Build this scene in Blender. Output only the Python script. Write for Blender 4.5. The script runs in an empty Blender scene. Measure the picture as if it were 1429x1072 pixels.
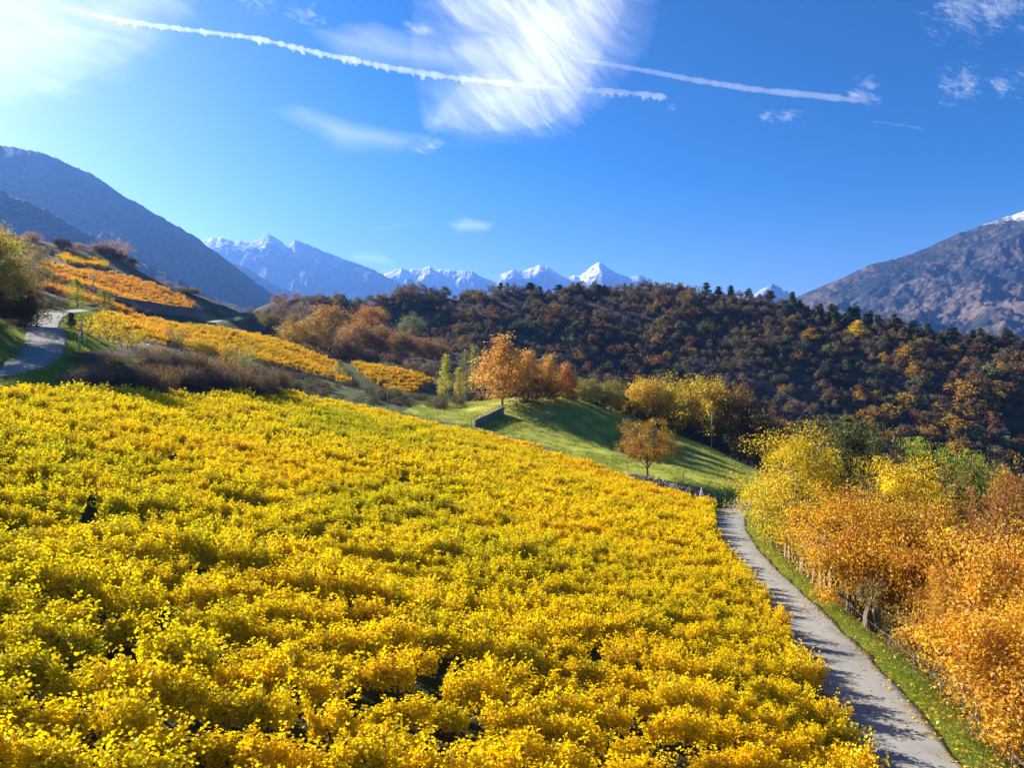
import bpy, math, random
import numpy as np
from mathutils import Vector

# ----------------------------------------------------------------- camera, sky, sun, exposure
SC = bpy.context.scene
COL = SC.collection
F = 952.0                      # focal length in photo pixels (photo 1429 x 1072)
CU, CV = 714.5, 536.0
CZ = 14.0                      # camera height above the datum
PITCH = math.atan(36.0 / F)    # eye level lies at row 500 of the photo
cam_d = bpy.data.cameras.new('camera')
cam = bpy.data.objects.new('camera', cam_d); COL.objects.link(cam)
cam_d.sensor_fit = 'HORIZONTAL'; cam_d.sensor_width = 36.0
cam_d.lens = F / 1429.0 * 36.0
cam_d.clip_start = 0.3; cam_d.clip_end = 90000.0
cam.location = (0, 0, CZ)
cam.rotation_euler = (math.pi / 2 - PITCH, 0, 0)
SC.camera = cam

SUN_EL, SUN_AZ = math.radians(28.0), math.radians(-58.0)   # azimuth from +Y, negative = to the left
SUN = Vector((math.sin(SUN_AZ) * math.cos(SUN_EL), math.cos(SUN_AZ) * math.cos(SUN_EL), math.sin(SUN_EL)))
W = bpy.data.worlds.new('World'); SC.world = W; W.use_nodes = True
wn, wl = W.node_tree.nodes, W.node_tree.links
wn.clear()
sky = wn.new('ShaderNodeTexSky'); sky.sky_type = 'NISHITA'; sky.sun_disc = False
sky.sun_elevation = SUN_EL; sky.sun_rotation = SUN_AZ
sky.altitude = 700; sky.air_density = 1.0; sky.dust_density = 1.3; sky.ozone_density = 1.5
hsv = wn.new('ShaderNodeHueSaturation'); hsv.inputs['Saturation'].default_value = 1.58; hsv.inputs['Value'].default_value = 0.56; hsv.inputs['Hue'].default_value = 0.509
bg = wn.new('ShaderNodeBackground'); bg.inputs['Strength'].default_value = 0.05
wo = wn.new('ShaderNodeOutputWorld')
gm = wn.new('ShaderNodeGamma'); gm.inputs['Gamma'].default_value = 1.2
wl.new(sky.outputs[0], gm.inputs['Color']); wl.new(gm.outputs[0], hsv.inputs['Color']); wl.new(hsv.outputs[0], bg.inputs['Color']); wl.new(bg.outputs[0], wo.inputs['Surface'])
sun_d = bpy.data.lights.new('sun', 'SUN'); sun_d.energy = 5.0; sun_d.angle = math.radians(0.5); sun_d.color = (1.0, 0.93, 0.79)
sun = bpy.data.objects.new('sun', sun_d); COL.objects.link(sun)
sun.rotation_euler = SUN.to_track_quat('Z', 'Y').to_euler(); sun.location = (-300, 300, 300)

SC.view_settings.view_transform = 'Standard'; SC.view_settings.look = 'None'
SC.view_settings.gamma = 1.0; SC.view_settings.use_curve_mapping = False
SC.view_settings.exposure = 1.75
SC.render.engine = 'CYCLES'
cy = SC.cycles
cy.max_bounces = 6; cy.diffuse_bounces = 2; cy.glossy_bounces = 1; cy.transmission_bounces = 3
cy.volume_bounces = 1; cy.transparent_max_bounces = 12; cy.use_denoising = True
cy.caustics_reflective = False; cy.caustics_refractive = False

# ----------------------------------------------------------------- helpers
rs = np.random.RandomState(7)
random.seed(7)

def ray(u, v):
    x, z = (u - CU) / F, (CV - v) / F
    c, s = math.cos(PITCH), math.sin(PITCH)
    d = np.array([x, c + z * s, -s + z * c])
    return d / d[1]

def at(u, v, Y):
    """World point seen at photo pixel (u, v) at depth Y."""
    d = ray(u, v) * Y
    return (d[0], d[1], d[2] + CZ)

def to_px(x, y, z):
    z = np.asarray(z) - CZ
    c, s = math.cos(PITCH), math.sin(PITCH)
    f = y * c - z * s; up = y * s + z * c
    return CU + F * x / f, CV - F * up / f

def hash2(ix, iy, seed):
    h = (ix.astype(np.int64) * 374761393 + iy.astype(np.int64) * 668265263 + seed * 974711) & 0xFFFFFFFF
    h = ((h ^ (h >> 13)) * 1274126177) & 0xFFFFFFFF
    h = (h ^ (h >> 16)) & 0xFFFFFFFF
    return h / 4294967295.0

def vnoise(x, y, seed=0):
    x = np.asarray(x, float); y = np.asarray(y, float)
    ix, iy = np.floor(x), np.floor(y)
    fx, fy = x - ix, y - iy
    fx = fx * fx * fx * (fx * (fx * 6 - 15) + 10); fy = fy * fy * fy * (fy * (fy * 6 - 15) + 10)
    a = hash2(ix, iy, seed); b = hash2(ix + 1, iy, seed); c = hash2(ix, iy + 1, seed); d = hash2(ix + 1, iy + 1, seed)
    return (a + (b - a) * fx + (c - a) * fy + (a - b - c + d) * fx * fy) * 2 - 1

def fbm(x, y, seed=0, octs=5, gain=0.5):
    t, a, f = 0, 1.0, 1.0
    for k in range(octs):
        t = t + a * vnoise(x * f + 17.3 * k, y * f - 9.1 * k, seed + k); a *= gain; f *= 2.03
    return t

def ridged(x, y, seed=0, octs=5, gain=0.55):
    t, a, f = 0, 1.0, 1.0
    for k in range(octs):
        t = t + a * (1 - 2 * np.abs(vnoise(x * f + 7.7 * k, y * f + 3.3 * k, seed + k))); a *= gain; f *= 2.07
    return t

def sstep(a, b, x):
    t = np.clip((x - a) / (b - a), 0, 1)
    return t * t * (3 - 2 * t)

def tag(o, label=None, cat=None, group=None, kind=None):
    if label: o['label'] = label
    if cat: o['category'] = cat
    if group: o['group'] = group
    if kind: o['kind'] = kind
    return o

def mesh(name, verts, faces, mat=None, cols=None, smooth=False, tint=None):
    """faces: one (n,k) array or a list of such arrays."""
    me = bpy.data.meshes.new(name)
    verts = np.asarray(verts, np.float32)
    if not isinstance(faces, (list, tuple)): faces = [faces]
    faces = [np.asarray(f, np.int32) for f in faces if len(f)]
    tot = np.concatenate([np.full(len(f), f.shape[1], np.int32) for f in faces])
    idx = np.concatenate([f.ravel() for f in faces])
    me.vertices.add(len(verts)); me.vertices.foreach_set('co', verts.ravel())
    me.loops.add(len(idx)); me.loops.foreach_set('vertex_index', idx)
    me.polygons.add(len(tot))
    st = np.zeros(len(tot), np.int32); st[1:] = np.cumsum(tot)[:-1]
    me.polygons.foreach_set('loop_start', st)
    if smooth: me.polygons.foreach_set('use_smooth', np.ones(len(tot), bool))
    me.update(calc_edges=True)
    if cols is not None:
        a = me.attributes.new('col', 'FLOAT_COLOR', 'POINT')
        c = np.ones((len(verts), 4), np.float32); c[:, :3] = cols
        a.data.foreach_set('color', c.ravel())
    if tint is not None:
        a = me.attributes.new('tint', 'FLOAT', 'POINT'); a.data.foreach_set('value', np.asarray(tint, np.float32))
    if mat: me.materials.append(mat)
    return me

def obj(name, me, parent=None, loc=None):
    o = bpy.data.objects.new(name, me); COL.objects.link(o)
    if parent is not None: o.parent = parent
    if loc is not None: o.location = loc
    return o

def empty(name, loc=(0, 0, 0), rz=0.0):
    o = bpy.data.objects.new(name, None); COL.objects.link(o)
    o.location = loc; o.rotation_euler = (0, 0, rz); o.empty_display_size = 0.3
    return o

class MB:
    """Collects boxes and tubes into one mesh."""
    def __init__(s): s.v, s.f, s.n = [], {3: [], 4: []}, 0
    def add(s, v, f):
        v = np.asarray(v, float); f = np.asarray(f, int)
        s.v.append(v); s.f[f.shape[1]].append(f + s.n); s.n += len(v)
    def tube(s, pts, rad, k=6):
        pts = np.asarray(pts, float); n = len(pts)
        rad = np.broadcast_to(np.asarray(rad, float), (n,))
        t = np.gradient(pts, axis=0); t /= np.linalg.norm(t, axis=1)[:, None] + 1e-9
        ref = np.where(np.abs(t[:, 2:3]) > 0.9, [[1.0, 0, 0]], [[0, 0, 1.0]])
        a = np.cross(t, ref); a /= np.linalg.norm(a, axis=1)[:, None] + 1e-9
        b = np.cross(t, a)
        ang = np.linspace(0, 2 * math.pi, k, endpoint=False)
        ring = pts[:, None] + rad[:, None, None] * (np.cos(ang)[None, :, None] * a[:, None] + np.sin(ang)[None, :, None] * b[:, None])
        v = np.concatenate([ring.reshape(-1, 3), pts[-1:]])
        i = np.arange(n - 1)[:, None] * k; j = np.arange(k)[None]; j2 = (j + 1) % k
        s.add(v, np.stack([i + j, i + j2, i + k + j2, i + k + j], -1).reshape(-1, 4))
        s.f[3].append(np.stack([(n - 1) * k + j[0], (n - 1) * k + j2[0], np.full(k, n * k)], -1) + s.n - len(v))
    def box(s, c, h, rz=0.0, jit=0.0, tilt=0.0):
        g = np.array([[x, y, z] for x in (-1, 1) for y in (-1, 1) for z in (-1, 1)], float) * h
        if jit: g = g + rs.uniform(-jit, jit, (8, 3))
        cr, sr = math.cos(rz), math.sin(rz)
        g[:, 2] += tilt * g[:, 0]
        g = np.stack([g[:, 0] * cr - g[:, 1] * sr, g[:, 0] * sr + g[:, 1] * cr, g[:, 2]], -1) + np.asarray(c)
        s.add(g, [[0, 1, 3, 2], [4, 6, 7, 5], [0, 4, 5, 1], [2, 3, 7, 6], [0, 2, 6, 4], [1, 5, 7, 3]])
    def me(s, name, mat, **k):
        fs = [np.concatenate(s.f[q]) for q in (3, 4) if s.f[q]]
        return mesh(name, np.concatenate(s.v), fs, mat, **k)

# ----------------------------------------------------------------- materials
def newmat(name):
    m = bpy.data.materials.new(name); m.use_nodes = True
    n = m.node_tree.nodes; n.clear()
    return m, n, m.node_tree.links

def nd(n, t, **kw):
    x = n.new(t)
    for k, v in kw.items():
        if k.startswith('i_'):
            x.inputs[k[2:].replace('_', ' ')].default_value = v
        else: setattr(x, k, v)
    return x

def noise(n, l, vec, scale, detail=4, rough=0.55):
    t = nd(n, 'ShaderNodeTexNoise'); t.inputs['Scale'].default_value = scale
    t.inputs['Detail'].default_value = detail; t.inputs['Roughness'].default_value = rough
    if vec is not None: l.new(vec, t.inputs['Vector'])
    return t.outputs['Fac']

def mrange(n, l, src, a, b, c, d):
    m = nd(n, 'ShaderNodeMapRange'); l.new(src, m.inputs['Value'])
    for k, q in zip(('From Min', 'From Max', 'To Min', 'To Max'), (a, b, c, d)): m.inputs[k].default_value = q
    return m.outputs[0]

def ramp(n, l, src, stops):
    r = nd(n, 'ShaderNodeValToRGB'); e = r.color_ramp.elements
    while len(e) < len(stops): e.new(0.5)
    for q, (p, c) in zip(e, stops): q.position = p; q.color = (*c, 1)
    l.new(src, r.inputs[0]); return r.outputs[0]

def mixc(n, l, fac, a, b, mode='MIX'):
    m = nd(n, 'ShaderNodeMix', data_type='RGBA', blend_type=mode)
    for s, q in ((0, fac), (6, a), (7, b)):
        if hasattr(q, 'is_output') or isinstance(q, bpy.types.NodeSocket): l.new(q, m.inputs[s])
        else: m.inputs[s].default_value = q if s == 0 else (*q, 1)
    return m.outputs[2]

def math_(n, l, op, a, b=None):
    m = nd(n, 'ShaderNodeMath', operation=op)
    for s, q in ((0, a), (1, b)):
        if q is None: continue
        if isinstance(q, bpy.types.NodeSocket): l.new(q, m.inputs[s])
        else: m.inputs[s].default_value = q
    return m.outputs[0]

def surf(n, l, col, rough=0.9, bump=None, dist=0.1, strength=0.6, spec=0.2):
    p = nd(n, 'ShaderNodeBsdfPrincipled'); p.inputs['Roughness'].default_value = rough
    p.inputs['Specular IOR Level'].default_value = spec
    if isinstance(col, bpy.types.NodeSocket): l.new(col, p.inputs['Base Color'])
    else: p.inputs['Base Color'].default_value = (*col, 1)
    if bump is not None:
        b = nd(n, 'ShaderNodeBump'); b.inputs['Distance'].default_value = dist; b.inputs['Strength'].default_value = strength
        l.new(bump, b.inputs['Height']); l.new(b.outputs[0], p.inputs['Normal'])
    o = nd(n, 'ShaderNodeOutputMaterial'); l.new(p.outputs[0], o.inputs['Surface'])
    return p

def leaf_out(n, l, col, trans=0.5, gloss=0.05, tcol=None):
    d = nd(n, 'ShaderNodeBsdfDiffuse'); t = nd(n, 'ShaderNodeBsdfTranslucent'); g = nd(n, 'ShaderNodeBsdfGlossy')
    g.inputs['Roughness'].default_value = 0.5; g.inputs['Color'].default_value = (1, 1, 1, 1)
    l.new(col, d.inputs['Color']); l.new(tcol if tcol is not None else col, t.inputs['Color'])
    m = nd(n, 'ShaderNodeMixShader'); m.inputs[0].default_value = trans
    l.new(d.outputs[0], m.inputs[1]); l.new(t.outputs[0], m.inputs[2])
    m2 = nd(n, 'ShaderNodeMixShader'); m2.inputs[0].default_value = gloss
    l.new(m.outputs[0], m2.inputs[1]); l.new(g.outputs[0], m2.inputs[2])
    o = nd(n, 'ShaderNodeOutputMaterial'); l.new(m2.outputs[0], o.inputs['Surface'])

def vine_mat(name, stops, zscale=0.045, trans=0.5, bias=0.0, xgrad=False):
    """Autumn vine leaves: colour from leaf tint + plant random + patches in the field."""
    m, n, l = newmat(name)
    at_ = nd(n, 'ShaderNodeAttribute', attribute_name='tint')
    oi = nd(n, 'ShaderNodeObjectInfo'); ge = nd(n, 'ShaderNodeNewGeometry')
    z = noise(n, l, ge.outputs['Position'], zscale, 3)
    a = math_(n, l, 'ADD', math_(n, l, 'MULTIPLY', at_.outputs['Fac'], 0.30), 0.07)
    b = math_(n, l, 'MULTIPLY', oi.outputs['Random'], 0.2)
    c = mrange(n, l, z, 0.3, 0.7, 0.0 + bias, 0.36 + bias)
    if xgrad:
        sx_ = nd(n, 'ShaderNodeSeparateXYZ'); l.new(ge.outputs['Position'], sx_.inputs[0])
        c = math_(n, l, 'ADD', c, mrange(n, l, sx_.outputs['X'], -14, 14, -0.12, 0.05))
    s = math_(n, l, 'ADD', math_(n, l, 'ADD', a, b), c)
    col = ramp(n, l, s, stops)
    leaf_out(n, l, col, trans, 0.015)
    return m

def crown_mat(name, trans=0.5, gloss=0.018):
    """Tree leaves: the thing's own colour (object colour) with leaf to leaf variation."""
    m, n, l = newmat(name)
    at_ = nd(n, 'ShaderNodeAttribute', attribute_name='tint')
    oi = nd(n, 'ShaderNodeObjectInfo'); ge = nd(n, 'ShaderNodeNewGeometry')
    hs = nd(n, 'ShaderNodeHueSaturation'); l.new(oi.outputs['Color'], hs.inputs['Color'])
    l.new(mrange(n, l, at_.outputs['Fac'], 0, 1, 0.462, 0.528), hs.inputs['Hue'])
    z = noise(n, l, ge.outputs['Position'], 0.55, 2)
    v = math_(n, l, 'MULTIPLY', mrange(n, l, at_.outputs['Fac'], 0, 1, 0.7, 1.25), mrange(n, l, z, 0.3, 0.7, 0.62, 1.2))
    l.new(v, hs.inputs['Value'])
    leaf_out(n, l, hs.outputs[0], trans, gloss)
    return m

def plain(name, col, rough=0.85, nscale=6.0, var=0.35, bump=0.02):
    m, n, l = newmat(name)
    g = nd(n, 'ShaderNodeNewGeometry'); z = noise(n, l, g.outputs['Position'], nscale, 5, 0.65)
    c = mixc(n, l, mrange(n, l, z, 0.3, 0.7, 0, 1), tuple(q * (1 - var) for q in col), tuple(min(1, q * (1 + var)) for q in col))
    surf(n, l, c, rough, z, bump)
    return m

M = {}
M['vine'] = vine_mat('vine leaves', [(0.0, (0.22, 0.29, 0.004)), (0.28, (0.61, 0.53, 0.003)), (0.55, (0.88, 0.635, 0.003)), (0.80, (0.88, 0.54, 0.004)), (0.96, (0.66, 0.33, 0.008))], 0.06, 0.52, 0.0, True)
M['vine_orange'] = vine_mat('orange vine leaves', [(0.0, (0.50, 0.38, 0.02)), (0.35, (0.74, 0.43, 0.03)), (0.7, (0.72, 0.33, 0.04)), (1.0, (0.48, 0.19, 0.05))], 0.05)
M['vine_gold'] = vine_mat('gold vine leaves', [(0.0, (0.34, 0.30, 0.012)), (0.4, (0.66, 0.44, 0.010)), (0.75, (0.70, 0.38, 0.012)), (1.0, (0.60, 0.18, 0.03))], 0.04)
M['crown'] = crown_mat('tree leaves')
M['dull'] = crown_mat('dull hill leaves', 0.28, 0.01)
M['needle'] = crown_mat('pine needles', 0.15, 0.02)
M['bark'] = plain('bark', (0.16, 0.13, 0.10), 0.9, 9, 0.5, 0.03)
M['bark_pale'] = plain('pale bark', (0.26, 0.235, 0.20), 0.9, 7, 0.5, 0.02)
M['vinewood'] = plain('vine wood', (0.10, 0.075, 0.055), 0.95, 14, 0.5, 0.01)
M['stone'] = plain('dry stone', (0.20, 0.185, 0.17), 0.9, 3.5, 0.5, 0.05)
M['rock'] = plain('pale rock', (0.42, 0.37, 0.34), 0.9, 0.9, 0.35, 0.2)
M['post'] = plain('weathered wood', (0.19, 0.165, 0.135), 0.85, 8, 0.35, 0.01)
M['pole'] = plain('pale concrete', (0.50, 0.49, 0.46), 0.8, 4, 0.15, 0.01)
M['metal'] = plain('galvanised wire', (0.45, 0.45, 0.45), 0.45, 8, 0.1, 0.0)
M['net'] = plain('white netting', (0.5, 0.5, 0.48), 0.7, 5, 0.08, 0.0)

# ground: vertex colour (what grows or lies there) with fine variation
m, n, l = newmat('ground cover'); M['ground'] = m
vc = nd(n, 'ShaderNodeAttribute', attribute_name='col'); ge = nd(n, 'ShaderNodeNewGeometry')
z1 = noise(n, l, ge.outputs['Position'], 0.35, 6, 0.7); z2 = noise(n, l, ge.outputs['Position'], 3.2, 5, 0.7); z3 = noise(n, l, ge.outputs['Position'], 14.0, 3, 0.6)
f1 = mrange(n, l, z1, 0.3, 0.7, 0.68, 1.3); f2 = mrange(n, l, z2, 0.3, 0.7, 0.7, 1.3)
hs = nd(n, 'ShaderNodeHueSaturation'); l.new(vc.outputs['Color'], hs.inputs['Color'])
l.new(mrange(n, l, z2, 0.3, 0.7, 0.485, 0.512), hs.inputs['Hue']); l.new(math_(n, l, 'MULTIPLY', f1, f2), hs.inputs['Value'])
surf(n, l, hs.outputs[0], 0.95, math_(n, l, 'ADD', z2, z3), 0.22, 0.7, 0.1)

# asphalt
m, n, l = newmat('old asphalt'); M['asphalt'] = m
ge = nd(n, 'ShaderNodeNewGeometry')
za = noise(n, l, ge.outputs['Position'], 0.5, 5, 0.65); zb = noise(n, l, ge.outputs['Position'], 45, 2, 0.7); zc = noise(n, l, ge.outputs['Position'], 2.5, 5, 0.75)
vo = nd(n, 'ShaderNodeTexVoronoi', feature='DISTANCE_TO_EDGE'); vo.inputs['Scale'].default_value = 0.45; vo.inputs['Randomness'].default_value = 1.0
wp = nd(n, 'ShaderNodeVectorMath', operation='ADD'); nt = nd(n, 'ShaderNodeTexNoise'); nt.inputs['Scale'].default_value = 1.6; nt.inputs['Detail'].default_value = 5
l.new(ge.outputs['Position'], nt.inputs['Vector']); l.new(ge.outputs['Position'], wp.inputs[0]); l.new(nt.outputs['Color'], wp.inputs[1]); l.new(wp.outputs[0], vo.inputs['Vector'])
crack = mrange(n, l, vo.outputs['Distance'], 0.0, 0.012, 0.45, 1.0)
crack = math_(n, l, 'MAXIMUM', crack, mrange(n, l, za, 0.46, 0.56, 0, 1))
c = mixc(n, l, mrange(n, l, za, 0.3, 0.7, 0, 1), (0.185, 0.178, 0.165), (0.265, 0.25, 0.225))
c = mixc(n, l, mrange(n, l, zb, 0.35, 0.7, 0, 0.6), c, (0.34, 0.32, 0.29))
c = mixc(n, l, mrange(n, l, zc, 0.55, 0.75, 0, 0.45), c, (0.13, 0.125, 0.12))
hs = nd(n, 'ShaderNodeHueSaturation'); l.new(c, hs.inputs['Color']); l.new(crack, hs.inputs['Value'])
ea = nd(n, 'ShaderNodeAttribute', attribute_name='tint')
zd = noise(n, l, ge.outputs['Position'], 1.1, 6, 0.7)
pat = mrange(n, l, noise(n, l, ge.outputs['Position'], 0.22, 2, 0.4), 0.60, 0.615, 0, 0.32)
c3 = mixc(n, l, pat, hs.outputs[0], (0.12, 0.118, 0.115))
c2 = mixc(n, l, math_(n, l, 'MULTIPLY', ea.outputs['Fac'], mrange(n, l, zd, 0.40, 0.60, 0.0, 1)), c3, (0.15, 0.125, 0.06))
surf(n, l, c2, 0.9, zb, 0.012, 0.7, 0.25)

# ----------------------------------------------------------------- terrain
PX = [
 # left road, its verge and bank
 (-60,533,50),(-130,548,46),(20,520,56),(60,499,64),(75,478,75),(66,460,86),(75,447,99),(110,440,114),(100,490,70),(120,470,82),
 (8,474,68),(-60,450,62),(-160,470,50),(-140,390,64),(30,420,110),(0,440,84),
 (150,520,66),(200,537,68),(300,542,86),(350,542,100),(150,487,95),(195,485,98),
 # terraces on the left
 (160,450,125),(250,470,135),(300,495,130),(300,463,165),(400,500,165),(350,515,130),(450,515,172),(470,531,160),(400,482,196),
 (500,512,186),(600,534,186),(555,549,170),(420,541,130),(500,549,140),(580,561,140),(620,576,128),(645,569,140),(665,560,150),
 (230,457,165),(280,452,185),(300,446,205),(340,442,232),
 (155,419,170),(265,438,197),(160,431,163),(100,402,165),(110,412,155),
 (60,370,190),(270,431,214),(150,376,214),(60,347,226),(150,358,236),(200,386,240),(270,424,252),(110,366,216),
 (0,335,220),(-100,270,225),(-200,230,220),
 # wooded spur behind
 (400,492,232),(450,482,250),(500,470,272),(560,466,288),(600,498,252),(640,521,238),(650,546,210),(550,526,214),(450,506,208),(430,450,302),
 # meadow
 (760,605,120),(800,620,115),(860,645,108),(910,668,101),(960,675,99),(1000,690,97),(1040,692,99),
 (700,577,128),(700,560,138),(800,558,146),(850,574,150),(900,593,152),(940,610,150),(1000,632,145),(1040,649,138),
 (850,610,130),(950,640,124),(800,587,132),(1000,660,116),
 # shaded hill: ridge
 (385,443,330),(440,408,362),(560,409,386),(700,409,390),(800,409,390),(900,410,386),(1000,418,375),(1100,430,360),(1200,458,345),(1300,474,325),(1429,484,310),(1600,492,290),
 # shaded hill: face
 (750,500,332),(900,500,332),(1050,500,320),(1200,540,300),(1350,560,285),(850,560,303),(1000,575,295),(1100,640,262),(1250,650,258),(1429,660,252),(1600,670,250),(850,610,282),
]
XYZ = [at(*p) for p in PX]
def plane(x, y): return CZ - 9.255 - 0.25 * x - 0.0476 * y
for x in (-33, -20, -5, 8, 20):
    for y in (-20, 2, 20, 45, 70, 92, 108):
        if y == 108 and x > 0: continue
        XYZ.append((x, y, float(plane(x, y))))
for y in (-20, 5, 24, 40, 56, 72): XYZ.append((10 + y * .19 + 4, y, float(plane(10 + y * .19 + 4, y))))
def pz(x, y, z): XYZ.append((x, y, z + CZ))
for (x, y, z) in [(-70, 0, 4), (-62, 30, 4), (-110, 40, 18), (-120, -20, 20), (34, 45, -19.5), (45, 25, -19.5), (60, 0, -22), (70, 60, -25), (41, 84, -21.5), (48, 95, -23), (62, 80, -24), (72, 110, -28),
                  (110, 90, -33), (120, 150, -42), (62, 150, -34), (30, 205, -40), (0, 205, -30), (80, 205, -50), (180, 200, -52), (250, 150, -50), (250, 240, -45),
                  (-60, 350, 2), (-110, 320, 0), (-180, 330, 15), (-20, 470, 15), (60, 470, 18), (150, 450, 10), (230, 420, -5), (-120, 420, -40), (0, 560, -60), (150, 560, -60), (-200, 520, -60), (300, 480, -60), (-320, 250, 75), (-320, 400, 30), (-250, 100, 55)]:
    pz(x, y, z)
XYZ = np.array(XYZ)
_P, _Z = XYZ[:, :2], XYZ[:, 2]
_K = np.sqrt(((_P[:, None] - _P[None]) ** 2).sum(-1) + 36.0)
_n = len(_P)
_A = np.zeros((_n + 3, _n + 3)); _A[:_n, :_n] = _K + 0.02 * np.eye(_n) * -1
_A[:_n, _n] = 1; _A[:_n, _n + 1:] = _P; _A[_n, :_n] = 1; _A[_n + 1:, :_n] = _P.T
_w = np.linalg.solve(_A, np.concatenate([_Z, np.zeros(3)]))

def h0(x, y):
    x = np.asarray(x, float); y = np.asarray(y, float); sh = x.shape
    x, y = x.ravel(), y.ravel(); out = np.empty(len(x))
    cx, cyy = np.clip(x, -420, 420), np.clip(y, -80, 620)
    for i in range(0, len(x), 20000):
        q = slice(i, i + 20000)
        d = np.sqrt((cx[q, None] - _P[None, :, 0]) ** 2 + (cyy[q, None] - _P[None, :, 1]) ** 2 + 36.0)
        out[q] = d @ _w[:_n] + _w[_n] + _w[_n + 1] * cx[q] + _w[_n + 2] * cyy[q]
    r = np.maximum(np.maximum(np.abs(x) - 330, y - 520), -60 - y)
    t = sstep(0, 260, r)
    return (out * (1 - t) + (-110) * t).reshape(sh)

def smooth_path(pts, step):
    p = np.array(pts, float); q = []
    for i in range(len(p) - 1):
        a, b, c, d = p[max(i - 1, 0)], p[i], p[i + 1], p[min(i + 2, len(p) - 1)]
        n_ = max(2, int(np.linalg.norm(c - b) / step))
        for k in range(n_):
            t = k / n_
            q.append(0.5 * ((2 * b) + (-a + c) * t + (2 * a - 5 * b + 4 * c - d) * t * t + (-a + 3 * b - 3 * c + d) * t ** 3))
    q.append(p[-1]); return np.array(q)

ROAD = smooth_path([(2, -14), (6.6, 0), (10.6, 12), (13.9, 24), (16.1, 33.5), (18.0, 45), (19.6, 55.5), (21.9, 66), (25.5, 79), (30.2, 91), (37, 99), (48, 103), (64, 105)], 0.5)
def uY(u, Y): return ((u - CU) / F * Y, Y)
LANE = smooth_path([(-43.5, 24), (-42.4, 40), (-41.6, 50), (-42.3, 57), (-44.6, 64), uY(66, 75), uY(60, 87), uY(68, 99), uY(95, 114), uY(120, 132)], 0.6)
TRACK = smooth_path([uY(215, 158), uY(245, 170), uY(278, 184), uY(300, 198), uY(312, 215), uY(345, 236)], 1.0)
def prof(path, k):
    z = h0(path[:, 0], path[:, 1]); e = np.pad(z, k, mode='edge')
    return np.convolve(e, np.ones(2 * k + 1) / (2 * k + 1), 'valid')
PATHS = [(ROAD, prof(ROAD, 14), 1.78), (LANE, prof(LANE, 9) - .6 * (1 - sstep(57, 72, LANE[:, 1])), 1.9), (TRACK, prof(TRACK, 5), 1.7)]

def near_path(x, y, path):
    best = np.full(x.shape, 1e9); arg = np.zeros(x.shape, int)
    for i in range(0, len(path)):
        d = (x - path[i, 0]) ** 2 + (y - path[i, 1]) ** 2
        k = d < best; best = np.where(k, d, best); arg = np.where(k, i, arg)
    return np.sqrt(best), arg

def H(x, y, detail=True):
    x = np.atleast_1d(np.asarray(x, float)); y = np.atleast_1d(np.asarray(y, float))
    z = h0(x, y)
    if detail:
        far = sstep(150, 260, y)
        z = z + 0.16 * fbm(x / 9, y / 9, 3, 4) + far * (1.6 * fbm(x / 26, y / 26, 5, 4))
    for path, pz_, hw in PATHS:
        sel = (x > path[:, 0].min() - 8) & (x < path[:, 0].max() + 8) & (y > path[:, 1].min() - 8) & (y < path[:, 1].max() + 8)
        if not sel.any(): continue
        d, a = near_path(x[sel], y[sel], path)
        t = sstep(hw + 0.5, hw + 3.2, d)
        zz = z[sel]; z[sel] = (pz_[a] - 0.07) * (1 - t) + zz * t
    return z

def H1(x, y): return float(H([x], [y])[0])

def hit(u, v, y0=180, y1=420):
    """Where the sight line of photo pixel (u, v) meets the ground."""
    d = ray(u, v); Y = np.arange(y0, y1, 1.0); k = H(d[0] * Y, Y) >= d[2] * Y + CZ
    return float(Y[np.argmax(k)]) if k.any() else float(y1)

def axis(parts):
    out = []
    for a, b, s in parts:
        out += list(np.arange(a, b, s))
    return out
neg = [-330 - 30 * 1.28 ** k for k in range(1, 23)][::-1]
xs = np.array(neg + axis([(-330, -120, 5), (-120, -36, 1.6), (-36, 45, 0.75), (45, 150, 2.2), (150, 330, 5)]) + [330 + 30 * 1.28 ** k for k in range(1, 23)])
ys = np.array([-60 - 30 * 1.3 ** k for k in range(1, 16)][::-1] + axis([(-60, -6, 4), (-6, 112, 0.8), (112, 200, 1.5), (200, 450, 2.4), (450, 540, 6)]) + [540 + 30 * 1.28 ** k for k in range(1, 23)])
GX, GY = np.meshgrid(xs, ys)
gx, gy = GX.ravel(), GY.ravel()
gz = H(gx, gy)

def in_poly(x, y, poly):
    x = np.asarray(x); y = np.asarray(y); c = np.zeros(x.shape, bool); j = len(poly) - 1
    for i in range(len(poly)):
        (xi, yi), (xj, yj) = poly[i], poly[j]
        k = ((yi > y) != (yj > y)) & (x < (xj - xi) * (y - yi) / (yj - yi + 1e-12) + xi)
        c ^= k; j = i
    return c

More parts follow.
